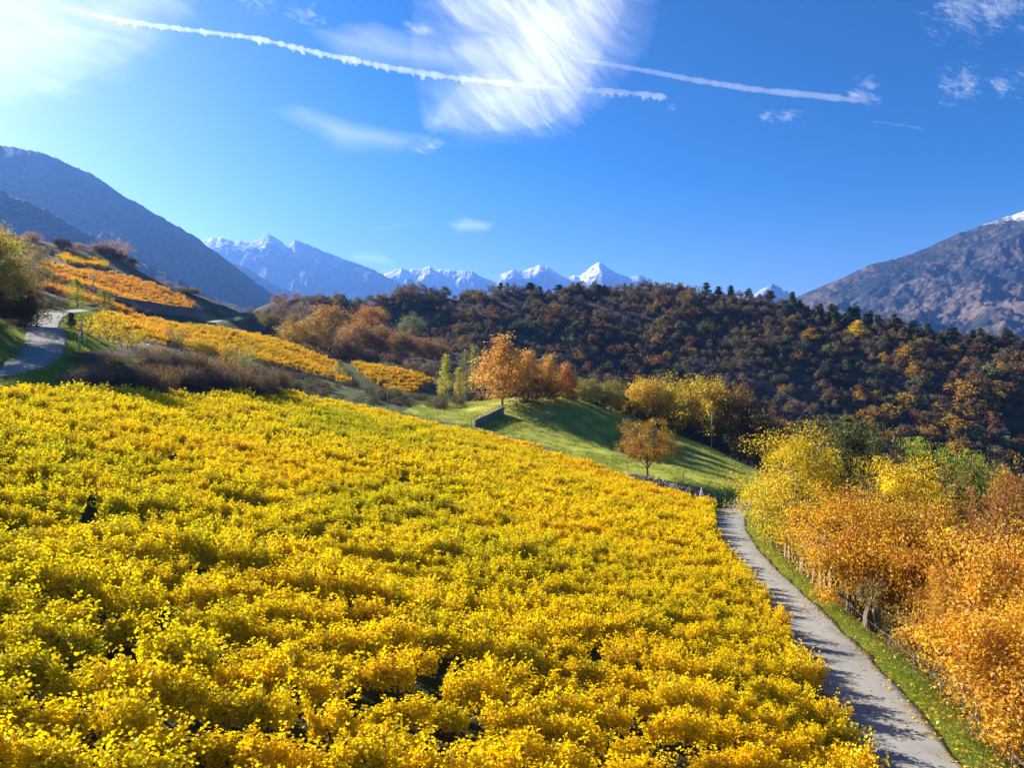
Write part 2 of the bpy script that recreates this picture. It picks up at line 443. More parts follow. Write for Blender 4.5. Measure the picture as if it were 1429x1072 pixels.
VINEYARD = [(-36.5, -6), (-36.5, 44), (-35.6, 50), (-33.2, 57), (-31.9, 62), (-31.2, 70), (-33, 85), (-35, 103), (-20, 108), (-3, 110), (8, 103), (15.5, 96.5), (21, 93), (26.6, 90), (23.3, 79), (19.7, 66),
            (17.5, 55.5), (15.9, 45), (13.95, 33.5), (11.75, 24), (8.5, 12), (4.2, 0), (2.2, -6)]
STRIP_MID = [uY(150, 128), uY(128, 104), uY(205, 106), uY(300, 128), uY(350, 138), uY(420, 152), uY(492, 158), uY(470, 182), uY(400, 200), uY(330, 182), uY(240, 152)]
STRIP_ORG = [uY(150, 127), uY(205, 110), uY(290, 128), uY(300, 140), uY(250, 148), uY(200, 143)]
STRIP_LOW = [uY(488, 190), uY(505, 178), uY(545, 168), uY(572, 170), uY(608, 186), uY(560, 192)]
STRIP_TOP = [uY(62, 172), uY(110, 170), uY(200, 178), uY(268, 198), uY(273, 216), uY(190, 216), uY(100, 196), uY(60, 190)]
STRIP_YEL = [uY(85, 212), uY(100, 204), uY(150, 214), uY(155, 224), uY(100, 222)]
STRIP_SMALL = [uY(60, 140), uY(110, 140), uY(150, 150), uY(195, 158), uY(190, 163), uY(120, 158), uY(62, 156)]
MEADOW = [uY(560, 120), uY(660, 118), uY(740, 113), uY(890, 98), uY(985, 93), uY(1080, 95), uY(1100, 150), uY(1000, 170), uY(900, 172), uY(800, 160), uY(690, 148), uY(640, 150), uY(590, 138)]

# colours of what covers the ground, plus a shade lift on the meadow
litter = np.array((0.082, 0.066, 0.060)); dry = np.array((0.17, 0.125, 0.075)); grass = np.array((0.22, 0.26, 0.022)); meadow = np.array((0.37, 0.395, 0.055)); soil = np.array((0.055, 0.052, 0.022))
gc = np.tile(dry, (len(gx), 1))
nz = fbm(gx / 14, gy / 14, 21, 4)
def blend(mask, c):
    global gc
    mk = np.asarray(mask, float)[:, None]; gc = gc * (1 - mk) + np.asarray(c) * mk
blend(sstep(-0.1, 0.5, nz) * 0.6, (0.10, 0.12, 0.035))
hillmask = sstep(205, 250, gy + 0.25 * np.abs(gx) * (gx > 0)) * sstep(-150, -90, gx)
blend(hillmask, litter); blend(hillmask * sstep(0.15, 0.6, fbm(gx / 11, gy / 11, 33, 4)) * 0.5, (0.08, 0.062, 0.045))
blend(((gx > 25) & (gy < 200)) * 0.6, (0.10, 0.11, 0.04))
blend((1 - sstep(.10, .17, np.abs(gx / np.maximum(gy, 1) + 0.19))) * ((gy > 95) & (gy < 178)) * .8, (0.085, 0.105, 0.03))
blend(in_poly(gx, gy, MEADOW), meadow); blend(in_poly(gx, gy, MEADOW) * sstep(0.05, 0.7, fbm(gx / 7, gy / 5, 41, 4)) * 0.5, (0.33, 0.26, 0.085))
blend(in_poly(gx, gy, MEADOW) * sstep(118, 138, gy + 6 * nz) * .5, (0.40, 0.34, 0.08)); blend(in_poly(gx, gy, MEADOW) * (fbm(gx / 1.6, gy / 1.1, 43, 3) > .42) * .3, (0.24, 0.24, 0.05))  # upper meadow tinted lighter and browner to lift its dark bluish shade
blend(in_poly(gx, gy, VINEYARD), soil); blend(in_poly(gx, gy, VINEYARD) * sstep(-0.2, 0.5, fbm(gx / 3, gy / 3, 47, 3)) * 0.8, (0.04, 0.062, 0.014))
for pth, wv in ((ROAD, 4.2), (LANE, 6.0), (TRACK, 3.5)):
    sel = (gx > pth[:, 0].min() - 9) & (gx < pth[:, 0].max() + 9) & (gy > pth[:, 1].min() - 9) & (gy < pth[:, 1].max() + 9)
    d = np.full(len(gx), 1e3); d[sel], _ = near_path(gx[sel], gy[sel], pth)
    blend(1 - sstep(wv - 1.2, wv + 0.6, d + 0.9 * nz), grass)
nx_, ny_ = len(xs), len(ys)
ii = (np.arange(ny_ - 1)[:, None] * nx_ + np.arange(nx_ - 1)[None]).ravel()
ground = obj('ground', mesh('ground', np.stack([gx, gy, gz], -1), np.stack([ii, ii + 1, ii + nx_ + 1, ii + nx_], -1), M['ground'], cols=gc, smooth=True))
tag(ground, kind='structure')

def road_mesh(name, path, hw, label=None, z_extra=0.0):
    z = [p[1] for p in PATHS if p[0] is path][0]
    t = np.gradient(path, axis=0); t /= np.linalg.norm(t, axis=1)[:, None]
    nrm = np.stack([t[:, 1], -t[:, 0]], -1)
    offs = np.array([-1.0, -0.97, -0.8, -0.4, 0, 0.4, 0.8, 0.97, 1.0]) * hw
    n_ = len(path); v = []; tn = []
    for j, o in enumerate(offs):
        wob = (0.16 * fbm(path[:, 0] * 0.7 + j * 0.1, path[:, 1] * 0.7, 61 if o < 0 else 62, 3)) * (abs(o) / hw > 0.9)
        p = path + nrm * (o + np.sign(o) * wob)[:, None]
        zz = z + 0.03 * (1 - (o / hw) ** 2) + 0.006 + (-0.20 if abs(o) == hw else 0)
        v.append(np.stack([p[:, 0], p[:, 1], zz], -1)); tn.append(np.full(n_, max(0, (abs(o) / hw - 0.55) / 0.45)))
    v = np.stack(v, 1).reshape(-1, 3); tn = np.stack(tn, 1).ravel(); k = len(offs)
    i = (np.arange(n_ - 1)[:, None] * k + np.arange(k - 1)[None]).ravel()
    o = obj(name, mesh(name, v, np.stack([i, i + 1, i + k + 1, i + k], -1), M['asphalt'], smooth=True, tint=tn))
    return tag(o, kind='structure')
road_mesh('road', ROAD, 1.78); road_mesh('lane', LANE, 1.9); road_mesh('track', TRACK, 1.7)

# ----------------------------------------------------------------- mountains
def interp_line(pts, us):
    p = np.array(pts, float); return np.interp(us, p[:, 0], p[:, 1])

def mountain(name, line, D, Df, zf, nu, nt, amp, nscale, mat, seed, rough_px=1.2, back=1.35, dfun=None, power=1.0):
    us = np.linspace(line[0][0], line[-1][0], nu)
    vs = interp_line(line, us); crest = rough_px * fbm(us / 9.0, us * 0 + seed, seed, 5, 0.6) / F
    Dv = np.full(nu, float(D)) if dfun is None else dfun(us)
    dirs = np.array([ray(u, v) for u, v in zip(us, vs)])
    ridge = dirs * Dv[:, None]; ridge[:, 2] += CZ
    ts = np.concatenate([np.linspace(0, 1, nt), ])
    rows = []
    # back side, then ridge to foot
    for t in (1.0, 0.6, 0.25):
        b = ridge.copy(); s = 1 + (back - 1) * t
        b[:, 0] *= s; b[:, 1] *= s; b[:, 2] = ridge[:, 2] - (ridge[:, 2] - zf) * t
        rows.append(b)
    for t in ts:
        b = ridge.copy(); s = 1 + (Df / D - 1) * t
        b[:, 0] *= s; b[:, 1] *= s; b[:, 2] = ridge[:, 2] + (zf - ridge[:, 2]) * t ** power
        rows.append(b)
    P = np.array(rows)
    X, Y = P[..., 0], P[..., 1]
    fade = np.ones(len(rows)); fade[:3] = 0.0; fade[3:] = 0.04 + 0.96 * sstep(0.0, 0.30, ts)
    d = amp * (ridged(X / nscale, Y / nscale * 0.6, seed + 5, 6, 0.5) - 0.75) + amp * 0.35 * fbm(X / nscale * 5, Y / nscale * 5, seed + 9, 4, 0.6)
    P[..., 2] += d * fade[:, None] - (crest * Dv)[None, :] * np.concatenate([[0, .3, .8], 1 - sstep(0, .10, ts)])[:, None]
    P[..., 1] -= d * fade[:, None] * 0.5
    n_ = nu
    i = (np.arange(len(rows) - 1)[:, None] * n_ + np.arange(n_ - 1)[None]).ravel()
    o = obj(name, mesh(name, P.reshape(-1, 3), np.stack([i, i + n_, i + n_ + 1, i + 1], -1), mat, smooth=True))
    return tag(o, kind='structure')

def forest_mat(name, cols, scale, bump, snow=None, nclump=None):
    m, n, l = newmat(name)
    ge = nd(n, 'ShaderNodeNewGeometry')
    a = noise(n, l, ge.outputs['Position'], scale, 8, 0.7); b = noise(n, l, ge.outputs['Position'], scale * 9, 6, 0.75)
    vo = nd(n, 'ShaderNodeTexVoronoi'); vo.inputs['Scale'].default_value = nclump or scale * 60; l.new(ge.outputs['Position'], vo.inputs['Vector'])
    s = math_(n, l, 'ADD', math_(n, l, 'MULTIPLY', a, 0.62), math_(n, l, 'MULTIPLY', b, 0.38))
    s = math_(n, l, 'ADD', s, mrange(n, l, vo.outputs['Color'], 0, 1, -0.07, 0.07))
    c = ramp(n, l, mrange(n, l, s, 0.33, 0.68, 0, 1), cols)
    if snow:
        z0, z1, wob = snow
        sp = nd(n, 'ShaderNodeSeparateXYZ'); l.new(ge.outputs['Position'], sp.inputs[0])
        sn = nd(n, 'ShaderNodeSeparateXYZ'); l.new(ge.outputs['Normal'], sn.inputs[0])
        h = math_(n, l, 'ADD', sp.outputs['Z'], mrange(n, l, s, 0.33, 0.68, -wob, wob))
        f = mrange(n, l, h, z0, z1, 0, 1)
        steep = mrange(n, l, math_(n, l, 'ADD', sn.outputs['Z'], mrange(n, l, b, 0.3, 0.7, -0.25, 0.25)), 0.42, 0.62, 0.15, 1)
        c = mixc(n, l, math_(n, l, 'MULTIPLY', f, steep), c, (0.82, 0.84, 0.88))
    bsum = math_(n, l, 'ADD', math_(n, l, 'MULTIPLY', b, 0.7), math_(n, l, 'MULTIPLY', vo.outputs['Distance'], -0.5))
    surf(n, l, c, 0.95, bsum, bump, 1.0, 0.05)
    return m
LEFTM = forest_mat('forested slope', [(0, (0.010, 0.013, 0.013)), (0.45, (0.026, 0.024, 0.02)), (0.6, (0.065, 0.045, 0.032)), (1, (0.14, 0.10, 0.075))], 0.006, 7, None, 0.09)
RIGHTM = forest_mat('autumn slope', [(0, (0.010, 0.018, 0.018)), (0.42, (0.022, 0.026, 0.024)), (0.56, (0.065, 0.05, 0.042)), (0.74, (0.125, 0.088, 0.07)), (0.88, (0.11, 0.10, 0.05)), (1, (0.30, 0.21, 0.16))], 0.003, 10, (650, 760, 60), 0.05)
SNOWM = forest_mat('snowy rock', [(0, (0.05, 0.05, 0.05)), (0.5, (0.12, 0.11, 0.10)), (1, (0.22, 0.2, 0.19))], 0.0023, 42, (860, 1320, 320), 0.02)
SNOWH = forest_mat('snow fields', [(0, (0.07, 0.07, 0.07)), (0.5, (0.15, 0.14, 0.14)), (1, (0.25, 0.23, 0.22))], 0.0018, 60, (770, 1240, 380), 0.01)

mountain('mountain', [(-420, 60), (-200, 130), (0, 201), (60, 213), (130, 243), (170, 272), (220, 300), (270, 329), (330, 374), (380, 411), (420, 440), (480, 480)], 2500, 1250, -160, 420, 130, 60, 420, LEFTM, 3, 1.2)
mountain('foothill', [(-300, 190), (-100, 232), (0, 264), (60, 291), (130, 329), (200, 366), (300, 416), (400, 450), (460, 475)], 1500, 820, -130, 300, 90, 24, 160, LEFTM, 13, 2.0)
mountain('blue_ridge', [(280, 350), (340, 372), (380, 396), (410, 407), (450, 414), (520, 430), (620, 450)], 4200, 2900, -200, 220, 60, 120, 900, LEFTM, 23, 0.7)
mountain('snowy_mountain', [(180, 345), (240, 342), (285, 335), (308, 330), (330, 336), (352, 337), (375, 327), (390, 336), (401, 346), (411, 335), (430, 342), (450, 350), (480, 362), (520, 376), (560, 396), (600, 412), (680, 440)],
         6200, 4200, -200, 420, 160, 230, 1350, SNOWM, 31, 1.1)
mountain('snowy_range', [(440, 400), (500, 395), (545, 381), (560, 373), (572, 377), (600, 370), (606, 376), (640, 377), (660, 380), (680, 390), (692, 396), (700, 384), (715, 377), (730, 379), (752, 370), (770, 377), (790, 388), (812, 382), (826, 371), (836, 366), (845, 370), (853, 377),
                         (866, 384), (880, 388), (893, 383), (905, 392), (930, 403), (1000, 425), (1030, 418), (1050, 410), (1071, 400), (1090, 410), (1120, 420), (1200, 440)],
         8600, 6200, -200, 700, 150, 270, 1150, SNOWH, 41, 1.1)
mountain('autumn_mountain', [(1040, 452), (1100, 420), (1130, 405), (1180, 385), (1215, 368), (1235, 365), (1280, 351), (1340, 325), (1380, 311), (1429, 295), (1520, 262), (1640, 225), (1800, 200)], 3300, 1700, -200, 420, 150, 75, 600, RIGHTM, 53, 0.8)

# ----------------------------------------------------------------- haze
m, n, l = newmat('valley haze')
pv = nd(n, 'ShaderNodeVolumePrincipled'); pv.inputs['Density'].default_value = 8.2e-5
pv.inputs['Color'].default_value = (0.15, 0.37, 1.0, 1); pv.inputs['Anisotropy'].default_value = 0.35
o = nd(n, 'ShaderNodeOutputMaterial'); l.new(pv.outputs[0], o.inputs['Volume'])
mb = MB(); mb.box((0, 4500, 560), (9000, 6800, 790))
HZ = obj('haze', mb.me('haze', m)); tag(HZ, kind='stuff')

# ----------------------------------------------------------------- leaves, vines
def unit(v): return v / (np.linalg.norm(v, axis=-1, keepdims=True) + 1e-9)

def leaves(r, cen, nrm, size, aspect=0.8, fold=0.25, hexa=False, direc=None):
    """Folded leaf blades: centre, normal, size -> verts, faces (quads)."""
    n_ = len(cen); nrm = unit(nrm)
    t = r.normal(size=(n_, 3)) if direc is None else direc
    a = unit(np.cross(nrm, t)) if direc is None else unit(direc - nrm * (direc * nrm).sum(-1, keepdims=True))
    b = np.cross(nrm, a); s = size[:, None] if np.ndim(size) else size
    up = nrm * s * fold
    base, tip = cen - a * s * 0.5, cen + a * s * 0.55
    if hexa:
        w = b * s * aspect * 0.5
        l1, l2 = cen - a * s * 0.28 + w + up, cen + a * s * 0.22 + w * 0.95 + up
        r1, r2 = cen - a * s * 0.28 - w + up, cen + a * s * 0.22 - w * 0.95 + up
        v = np.stack([base, l1, l2, tip, r2, r1], 1).reshape(-1, 3)
        k = np.arange(n_)[:, None] * 6
        f = np.concatenate([k + np.array([[0, 1, 2, 3]]), k + np.array([[0, 3, 4, 5]])])
        return v, f, 6
    w = b * s * aspect * 0.5
    v = np.stack([base, cen + w + up * .5, tip, cen - w + up * .5], 1).reshape(-1, 3)
    f = np.arange(n_)[:, None] * 4 + np.array([[0, 1, 2, 3]])
    return v, f, 4

def vine_foliage(seed, shoots=26, per=36, size=0.078, name='vine_foliage'):
    r = np.random.RandomState(seed); C, N = [], []
    for s in range(shoots):
        x0 = r.uniform(-0.55, 0.55); p = np.array([x0, r.uniform(-0.08, 0.08), r.uniform(0.5, 0.95)])
        side = r.choice([-1, 1]); out = r.uniform(0.0, 0.42)
        d = unit(np.array([r.uniform(-0.6, 0.6), side * out, 1.0])); L = r.uniform(0.5, 1.15)
        sag = r.uniform(0.2, 1.1) * out
        for k in range(per):
            t = (k + r.uniform(0, 1)) / per
            q = p + d * L * t + np.array([0, 0, -sag * t * t * L * 0.6])
            q = q + r.normal(0, 0.07, 3)
            C.append(q); N.append(np.array([r.normal(0, 0.45), side * 0.75 + r.normal(0, 0.45), 0.42 + r.normal(0, 0.40)]))
    for k in range(int(shoots * per * .42)):
        C.append(np.array([r.uniform(-.55, .55), r.normal(0, .17), r.uniform(.38, 1.12)])); N.append(np.array([r.normal(0, .5), r.choice([-1, 1]) * .8, r.normal(0.2, .4)]))
    C, N = np.array(C), np.array(N)
    sz = size * r.uniform(0.7, 1.2, len(C))
    hang = unit(np.stack([r.normal(0, .55, len(C)), N[:, 1] * .4 + r.normal(0, .3, len(C)), np.full(len(C), -.9)], -1))
    v, f, k = leaves(r, C, N, sz, 1.0, 0.16, hexa=size < 0.1, direc=hang)
    tn = np.repeat(np.clip(r.normal(0.5, 0.22, len(C)), 0, 1), k)
    return mesh(name, v, f, M['vine'], tint=tn)

def vine_trunk(seed):
    r = np.random.RandomState(seed); mb = MB()
    p = np.array([[0, 0, -0.12], [r.normal(0, .03), r.normal(0, .03), 0.3], [r.normal(0, .06), r.normal(0, .05), 0.72]])
    mb.tube(p, [0.045, 0.035, 0.03], 5)
    for s in (-1, 1): mb.tube([p[-1], [s * 0.25, r.normal(0, .04), 0.82], [s * 0.55, r.normal(0, .04), 0.86]], [0.028, 0.02, 0.012], 4)
    for k in range(7):
        x = r.uniform(-.5, .5); y = r.choice([-1, 1]) * r.uniform(.1, .4)
        mb.tube([[x, 0, 0.82], [x + r.normal(0, .1), y * .5, 1.2], [x + r.normal(0, .2), y, 1.55]], [0.008, 0.006, 0.004], 3)
    return mb.me('vine_trunk', M['vinewood'])

NV = 10
FOL = [vine_foliage(100 + k) for k in range(NV)]
FOL2 = [vine_foliage(200 + k, 20, 20, 0.14) for k in range(6)]
TRK = [vine_trunk(300 + k) for k in range(4)]

def source_collection(name, meshes):
    c = bpy.data.collections.new(name)
    for k, me in enumerate(meshes): c.objects.link(bpy.data.objects.new('%s_%02d' % (name, k), me))
    return c

def scatter(name, pts, rotz, scl, idx, coll, label, cat, tilt=None):
    """ONE object of countless look-alikes: points that instance the collection's meshes."""
    n_ = len(pts)
    me = bpy.data.meshes.new(name); me.vertices.add(n_); me.vertices.foreach_set('co', np.asarray(pts, np.float32).ravel())
    a = me.attributes.new('rot', 'FLOAT_VECTOR', 'POINT'); R = np.zeros((n_, 3), np.float32); R[:, 2] = rotz
    if tilt is not None: R[:, 0:2] = tilt
    a.data.foreach_set('vector', R.ravel())
    a = me.attributes.new('scl', 'FLOAT_VECTOR', 'POINT'); a.data.foreach_set('vector', np.asarray(scl, np.float32).ravel())
    a = me.attributes.new('pick', 'INT', 'POINT'); a.data.foreach_set('value', np.asarray(idx, np.int32))
    o = obj(name, me); tag(o, label, cat, kind='stuff')
    g = bpy.data.node_groups.new(name, 'GeometryNodeTree')
    g.interface.new_socket('Geometry', in_out='INPUT', socket_type='NodeSocketGeometry'); g.interface.new_socket('Geometry', in_out='OUTPUT', socket_type='NodeSocketGeometry')
    n, l = g.nodes, g.links
    gi, go = n.new('NodeGroupInput'), n.new('NodeGroupOutput')
    ci = n.new('GeometryNodeCollectionInfo'); ci.inputs['Collection'].default_value = coll; ci.inputs['Separate Children'].default_value = True; ci.inputs['Reset Children'].default_value = True
    ip = n.new('GeometryNodeInstanceOnPoints'); ip.inputs['Pick Instance'].default_value = True
    def att(nm, t):
        x = n.new('GeometryNodeInputNamedAttribute'); x.data_type = t; x.inputs['Name'].default_value = nm; return x.outputs['Attribute']
    er = n.new('FunctionNodeEulerToRotation'); l.new(att('rot', 'FLOAT_VECTOR'), er.inputs[0])
    l.new(gi.outputs[0], ip.inputs['Points']); l.new(ci.outputs[0], ip.inputs['Instance']); l.new(att('pick', 'INT'), ip.inputs['Instance Index'])
    l.new(er.outputs[0], ip.inputs['Rotation']); l.new(att('scl', 'FLOAT_VECTOR'), ip.inputs['Scale']); l.new(ip.outputs[0], go.inputs[0])
    md = o.modifiers.new('scatter', 'NODES'); md.node_group = g
    return o

# big vineyard: rows run across the slope from the lane down to the road
VX, VY, VROW = [], [], []
for k in range(-4, 84):
    x = np.arange(-38, 28, 0.74) + rs.uniform(0, 1)
    y = k * 1.40 + 0.10 * x + 0.5 * np.sin(x / 13.0 + k * .05) + rs.normal(0, 0.10, len(x))
    VX.append(x + rs.normal(0, .12, len(x))); VY.append(y); VROW.append(np.full(len(x), k))
VX, VY, VROW = np.concatenate(VX), np.concatenate(VY), np.concatenate(VROW)
keep = in_poly(VX, VY, VINEYARD) & (VY > 1.5) & (np.abs(VX) < 0.80 * VY + 7)
gap = (fbm(VX / 1.6, VY / 1.1, 71, 2) > 1.02) | (rs.rand(len(VX)) < 0.10)
keep &= ~gap
VX, VY, VROW = VX[keep], VY[keep], VROW[keep]
VZ = H(VX, VY)
pu, pv = to_px(VX, VY, VZ + 1.3)
inview = (pu > -15) & (pu < 1445) & (pv > 0) & (pv < 1100) & (VY > 5)
order = np.argsort(np.where(inview, VY, 1e9))[:300]
solo = np.zeros(len(VX), bool); solo[order] = True
ORD = 'first second third fourth fifth sixth seventh eighth ninth tenth eleventh twelfth thirteenth fourteenth fifteenth sixteenth seventeenth eighteenth nineteenth twentieth'.split()
row_edges = np.unique(VROW[order])
dr_, _ = near_path(VX, VY, ROAD[::2])
base_scl = 0.72 * (1 + .40 * (1 - sstep(2.4, 4.6, dr_))) * rs.uniform(0.80, 1.20, len(VX)) * np.clip(0.98 + 0.22 * fbm(VX / 2.6, VY / 1.7, 77, 3), .68, 1.25)
for i in np.where(solo)[0]:
    e = empty('grape_vine', (VX[i], VY[i], VZ[i]), rs.normal(0, 0.12) + (math.pi if rs.rand() < .5 else 0)); s = base_scl[i]; e.scale = (0.90, s * 1.06, s)
    row = int(np.searchsorted(row_edges, VROW[i])); uu = float(to_px(VX[i], VY[i], VZ[i] + 1)[0])
    where = ['at the left edge', 'near the left edge', 'a quarter of the way across', 'left of the centre', 'at the centre', 'right of the centre', 'three fifths of the way across', 'two thirds of the way across', 'near the road edge', 'beside the road'][min(9, max(0, int(uu / 1250 * 10)))]
    col_word = 'golden' if VX[i] > 4 else 'yellow-green' if VX[i] < -4 else 'bright yellow'
    tag(e, '%s grape vine, %s row from the bottom, %s' % (col_word, ORD[min(row, len(ORD) - 1)], where), 'grape vine', 'vines of the %s row from the bottom, %s' % (ORD[min(row, len(ORD) - 1)], where))
    f = obj('foliage', FOL[rs.randint(NV)], e); t = obj('trunk', TRK[rs.randint(4)], e)
near = (~solo) & (VY < 48); far = (~solo) & (VY >= 48)
vc1 = source_collection('vine_near', FOL); vc2 = source_collection('vine_far', FOL2); vct = source_collection('vine_stem', TRK)
def put(sel, coll, k, name, label):
    n_ = sel.sum(); s = base_scl[sel]
    return scatter(name, np.stack([VX[sel], VY[sel], VZ[sel]], -1), rs.normal(0, .12, n_) + math.pi * (rs.rand(n_) < .5), np.stack([np.full(n_, 0.90), s * 1.06, s], -1), rs.randint(0, k, n_), coll, label, 'vines')
put(near, vc1, NV, 'vine_rows', 'yellow vine rows filling the middle of the big vineyard')
put(far, vc2, 6, 'far_vine_rows', 'golden vine rows at the far end of the big vineyard')
put(near, vct, 4, 'vine_stems', 'dark vine stems under the yellow rows')

# terraces of vines on the left hillside
def terrace(name, poly, matname, label, dirx, spacing, gap_, hs):
    p = np.array(poly); x0, x1 = p[:, 0].min(), p[:, 0].max(); y0, y1 = p[:, 1].min(), p[:, 1].max()
    c, s = math.cos(dirx), math.sin(dirx); R = max(x1 - x0, y1 - y0) * 0.8; cx, cyy = (x0 + x1) / 2, (y0 + y1) / 2
    A, B = np.meshgrid(np.arange(-R, R, gap_), np.arange(-R, R, spacing))
    A = A.ravel() + rs.normal(0, .15, A.size); B = B.ravel() + rs.normal(0, .12, B.size)
    x, y = cx + A * c - B * s, cyy + A * s + B * c
    k = in_poly(x, y, poly); x, y = x[k], y[k]
    k = fbm(x / 4, y / 4, 83, 2) < 0.75; x, y = x[k], y[k]
    mes = []
    for q in range(4):
        me = FOL2[q].copy(); me.materials[0] = M[matname]; mes.append(me)
    n_ = len(x); sc_ = rs.uniform(.85, 1.2, n_) * hs
    return scatter(name, np.stack([x, y, H(x, y) - 0.1], -1), dirx + rs.normal(0, .15, n_), np.stack([np.full(n_, gap_ * 1.0), sc_ * .7, sc_], -1), rs.randint(0, 4, n_), source_collection(name + '_src', mes), label, 'vines')
terrace('terrace_vines', STRIP_MID, 'vine_gold', 'gold and orange vine rows on the sloping terrace below the track', 0.55, 3.3, 1.1, 0.85)
terrace('orange_terrace_vines', STRIP_ORG, 'vine_orange', 'orange vines at the upper left of the sloping terrace behind the yellow bushes', 0.55, 3.3, 1.1, 0.88)
terrace('lower_terrace_vines', STRIP_LOW, 'vine_gold', 'small patch of yellow and red vines beside the gully', 0.5, 2.6, 1.1, 0.9)
terrace('orange_vines', STRIP_TOP, 'vine_orange', 'orange vine rows on the upper left terrace', 0.75, 3.2, 1.1, 0.85)
terrace('upper_vines', STRIP_YEL, 'vine_gold', 'pale yellow vines under the dark bank on the left hill', 0.7, 2.3, 1.1, 1.0)
terrace('narrow_terrace_vines', STRIP_SMALL, 'vine_orange', 'narrow band of orange vines above the dark hedge', 0.6, 2.2, 1.1, 1.0)

# ----------------------------------------------------------------- trees
def tree_mesh(seed, Ht, R, base, ncl, nleaf, lsize, crad, kind='round', tr=0.16, limbs=16, twigs=0, aspect=0.62, bark='bark', mat='crown', stems=1):
    r = np.random.RandomState(seed)
    zc, hh = (base + Ht) / 2, (Ht - base) / 2
    d = unit(r.normal(size=(ncl, 3)))
    lump = 1 + 0.26 * np.sin(3 * np.arctan2(d[:, 1], d[:, 0]) + seed) * np.cos(2.3 * d[:, 2] + seed * 2) + 0.16 * np.sin(5 * d[:, 0] + 7 * d[:, 1] + seed) + r.normal(0, .09, ncl)
    rad = (0.35 + 0.65 * r.uniform(0, 1, ncl) ** 0.45) * lump
    cen = d * rad[:, None] * np.array([R, R, hh])
    if kind == 'tall':
        cen[:, :2] *= (1 - 0.75 * np.clip((cen[:, 2:3] / hh + 0.3), 0, 1) ** 1.2)
    if kind == 'wide':
        cen[:, 2] = np.where(cen[:, 2] < 0, cen[:, 2] * 0.75, cen[:, 2])
    if kind == 'umbel':
        cen[:, 2] = np.abs(cen[:, 2]) * 1.0 - 0.4 * hh * (np.linalg.norm(cen[:, :2], axis=1) / R) ** 2
    if kind == 'pine':
        lev = r.uniform(0, 1, ncl) ** 0.85
        zz = base + (Ht - base) * lev; rr = R * (1 - lev ** 1.6) ** 0.9 * np.sqrt(r.uniform(.05, 1, ncl)) + 0.12
        an = r.uniform(0, 2 * math.pi, ncl); lobes = 0.75 + .35 * np.sin(an * 3 + lev * 20 + seed)
        cen = np.stack([np.cos(an) * rr * lobes, np.sin(an) * rr * lobes, zz - zc + .18 * rr - .1], -1)
    cen[:, 2] += zc
    flat = {'pine': 0.5}.get(kind, 0.75)
    C = np.repeat(cen, nleaf, 0); n_ = len(C)
    off = np.clip(r.normal(0, 1, (n_, 3)), -1.6, 1.6) * np.array([crad, crad, crad * flat]) * np.repeat(r.uniform(.5, 1.45, ncl), nleaf)[:, None]
    P = C + off
    P[:, 2] = np.maximum(P[:, 2], 0.03 * Ht)
    out = unit(P - np.array([0, 0, zc * 0.9])); N = out * 0.6 + np.array([0, 0, 0.45]) + r.normal(0, 0.75, (n_, 3))
    sz = lsize * r.uniform(0.6, 1.3, n_)
    if kind == 'bare':
        dr = unit(out + np.array([0, 0, 0.5]) + r.normal(0, .45, (n_, 3)))
        v, f, k = leaves(r, P, r.normal(size=(n_, 3)), sz, aspect, 0.1, direc=dr)
    else:
        v, f, k = leaves(r, P, N, sz, aspect, 0.3)
    tn = np.repeat(np.clip(r.normal(0.5, 0.2, n_) + np.repeat(r.normal(0, .12, ncl), nleaf), 0, 1), k)
    crown = mesh('tree_crown', v, f, M[mat], tint=tn)
    mb = MB()
    top = np.array([r.normal(0, .04 * R), r.normal(0, .04 * R), base + (Ht - base) * (0.9 if kind in ('pine', 'tall') else 0.62)])
    for s in range(stems):
        a0 = np.array([0, 0, -0.35]) if stems == 1 else np.array([math.cos(s * 2.4) * .12 * R, math.sin(s * 2.4) * .12 * R, -0.3])
        tp = top if stems == 1 else top + np.array([math.cos(s * 2.4) * .4 * R, math.sin(s * 2.4) * .4 * R, -r.uniform(0, .2) * Ht])
        mid = a0 * .5 + tp * .5 + r.normal(0, .05 * R, 3)
        pts = np.array([a0, a0 * .78 + mid * .22, mid, tp]); mb.tube(pts, np.array([1.25, 0.95, 0.62, 0.15]) * tr / math.sqrt(stems), 7 if lsize < .35 else 5)
    if kind != 'pine':
        pick = r.choice(ncl, min(limbs, ncl), replace=False)
        for q in pick:
            z0 = np.clip(r.uniform(.25, .8) * (cen[q, 2]), base * 0.75, top[2] * .95); fr = z0 / top[2]
            a = top * np.array([fr, fr, 0]) + np.array([0, 0, z0]); b = cen[q]
            mid = a * .5 + b * .5 + np.array([0, 0, 0.12 * np.linalg.norm(b - a)]) + r.normal(0, .05 * R, 3)
            w = tr * (1 - .7 * fr) * .55
            mb.tube([a, mid, b], [w, w * .55, w * .12], 5 if lsize < .35 else 4)
            for _ in range(twigs):
                e = b + r.normal(0, crad * 1.3, 3) + unit(b - a) * crad
                mb.tube([mid * .3 + b * .7, (mid * .1 + b * .6 + e * .3), e], [w * .3, w * .2, w * .06], 3)
    return crown, mb.me('tree_trunk', M[bark])

ARC = {}
def arch(key, *a, **k):
    ARC[key] = (tree_mesh(*a, **k), a[1], a[2])
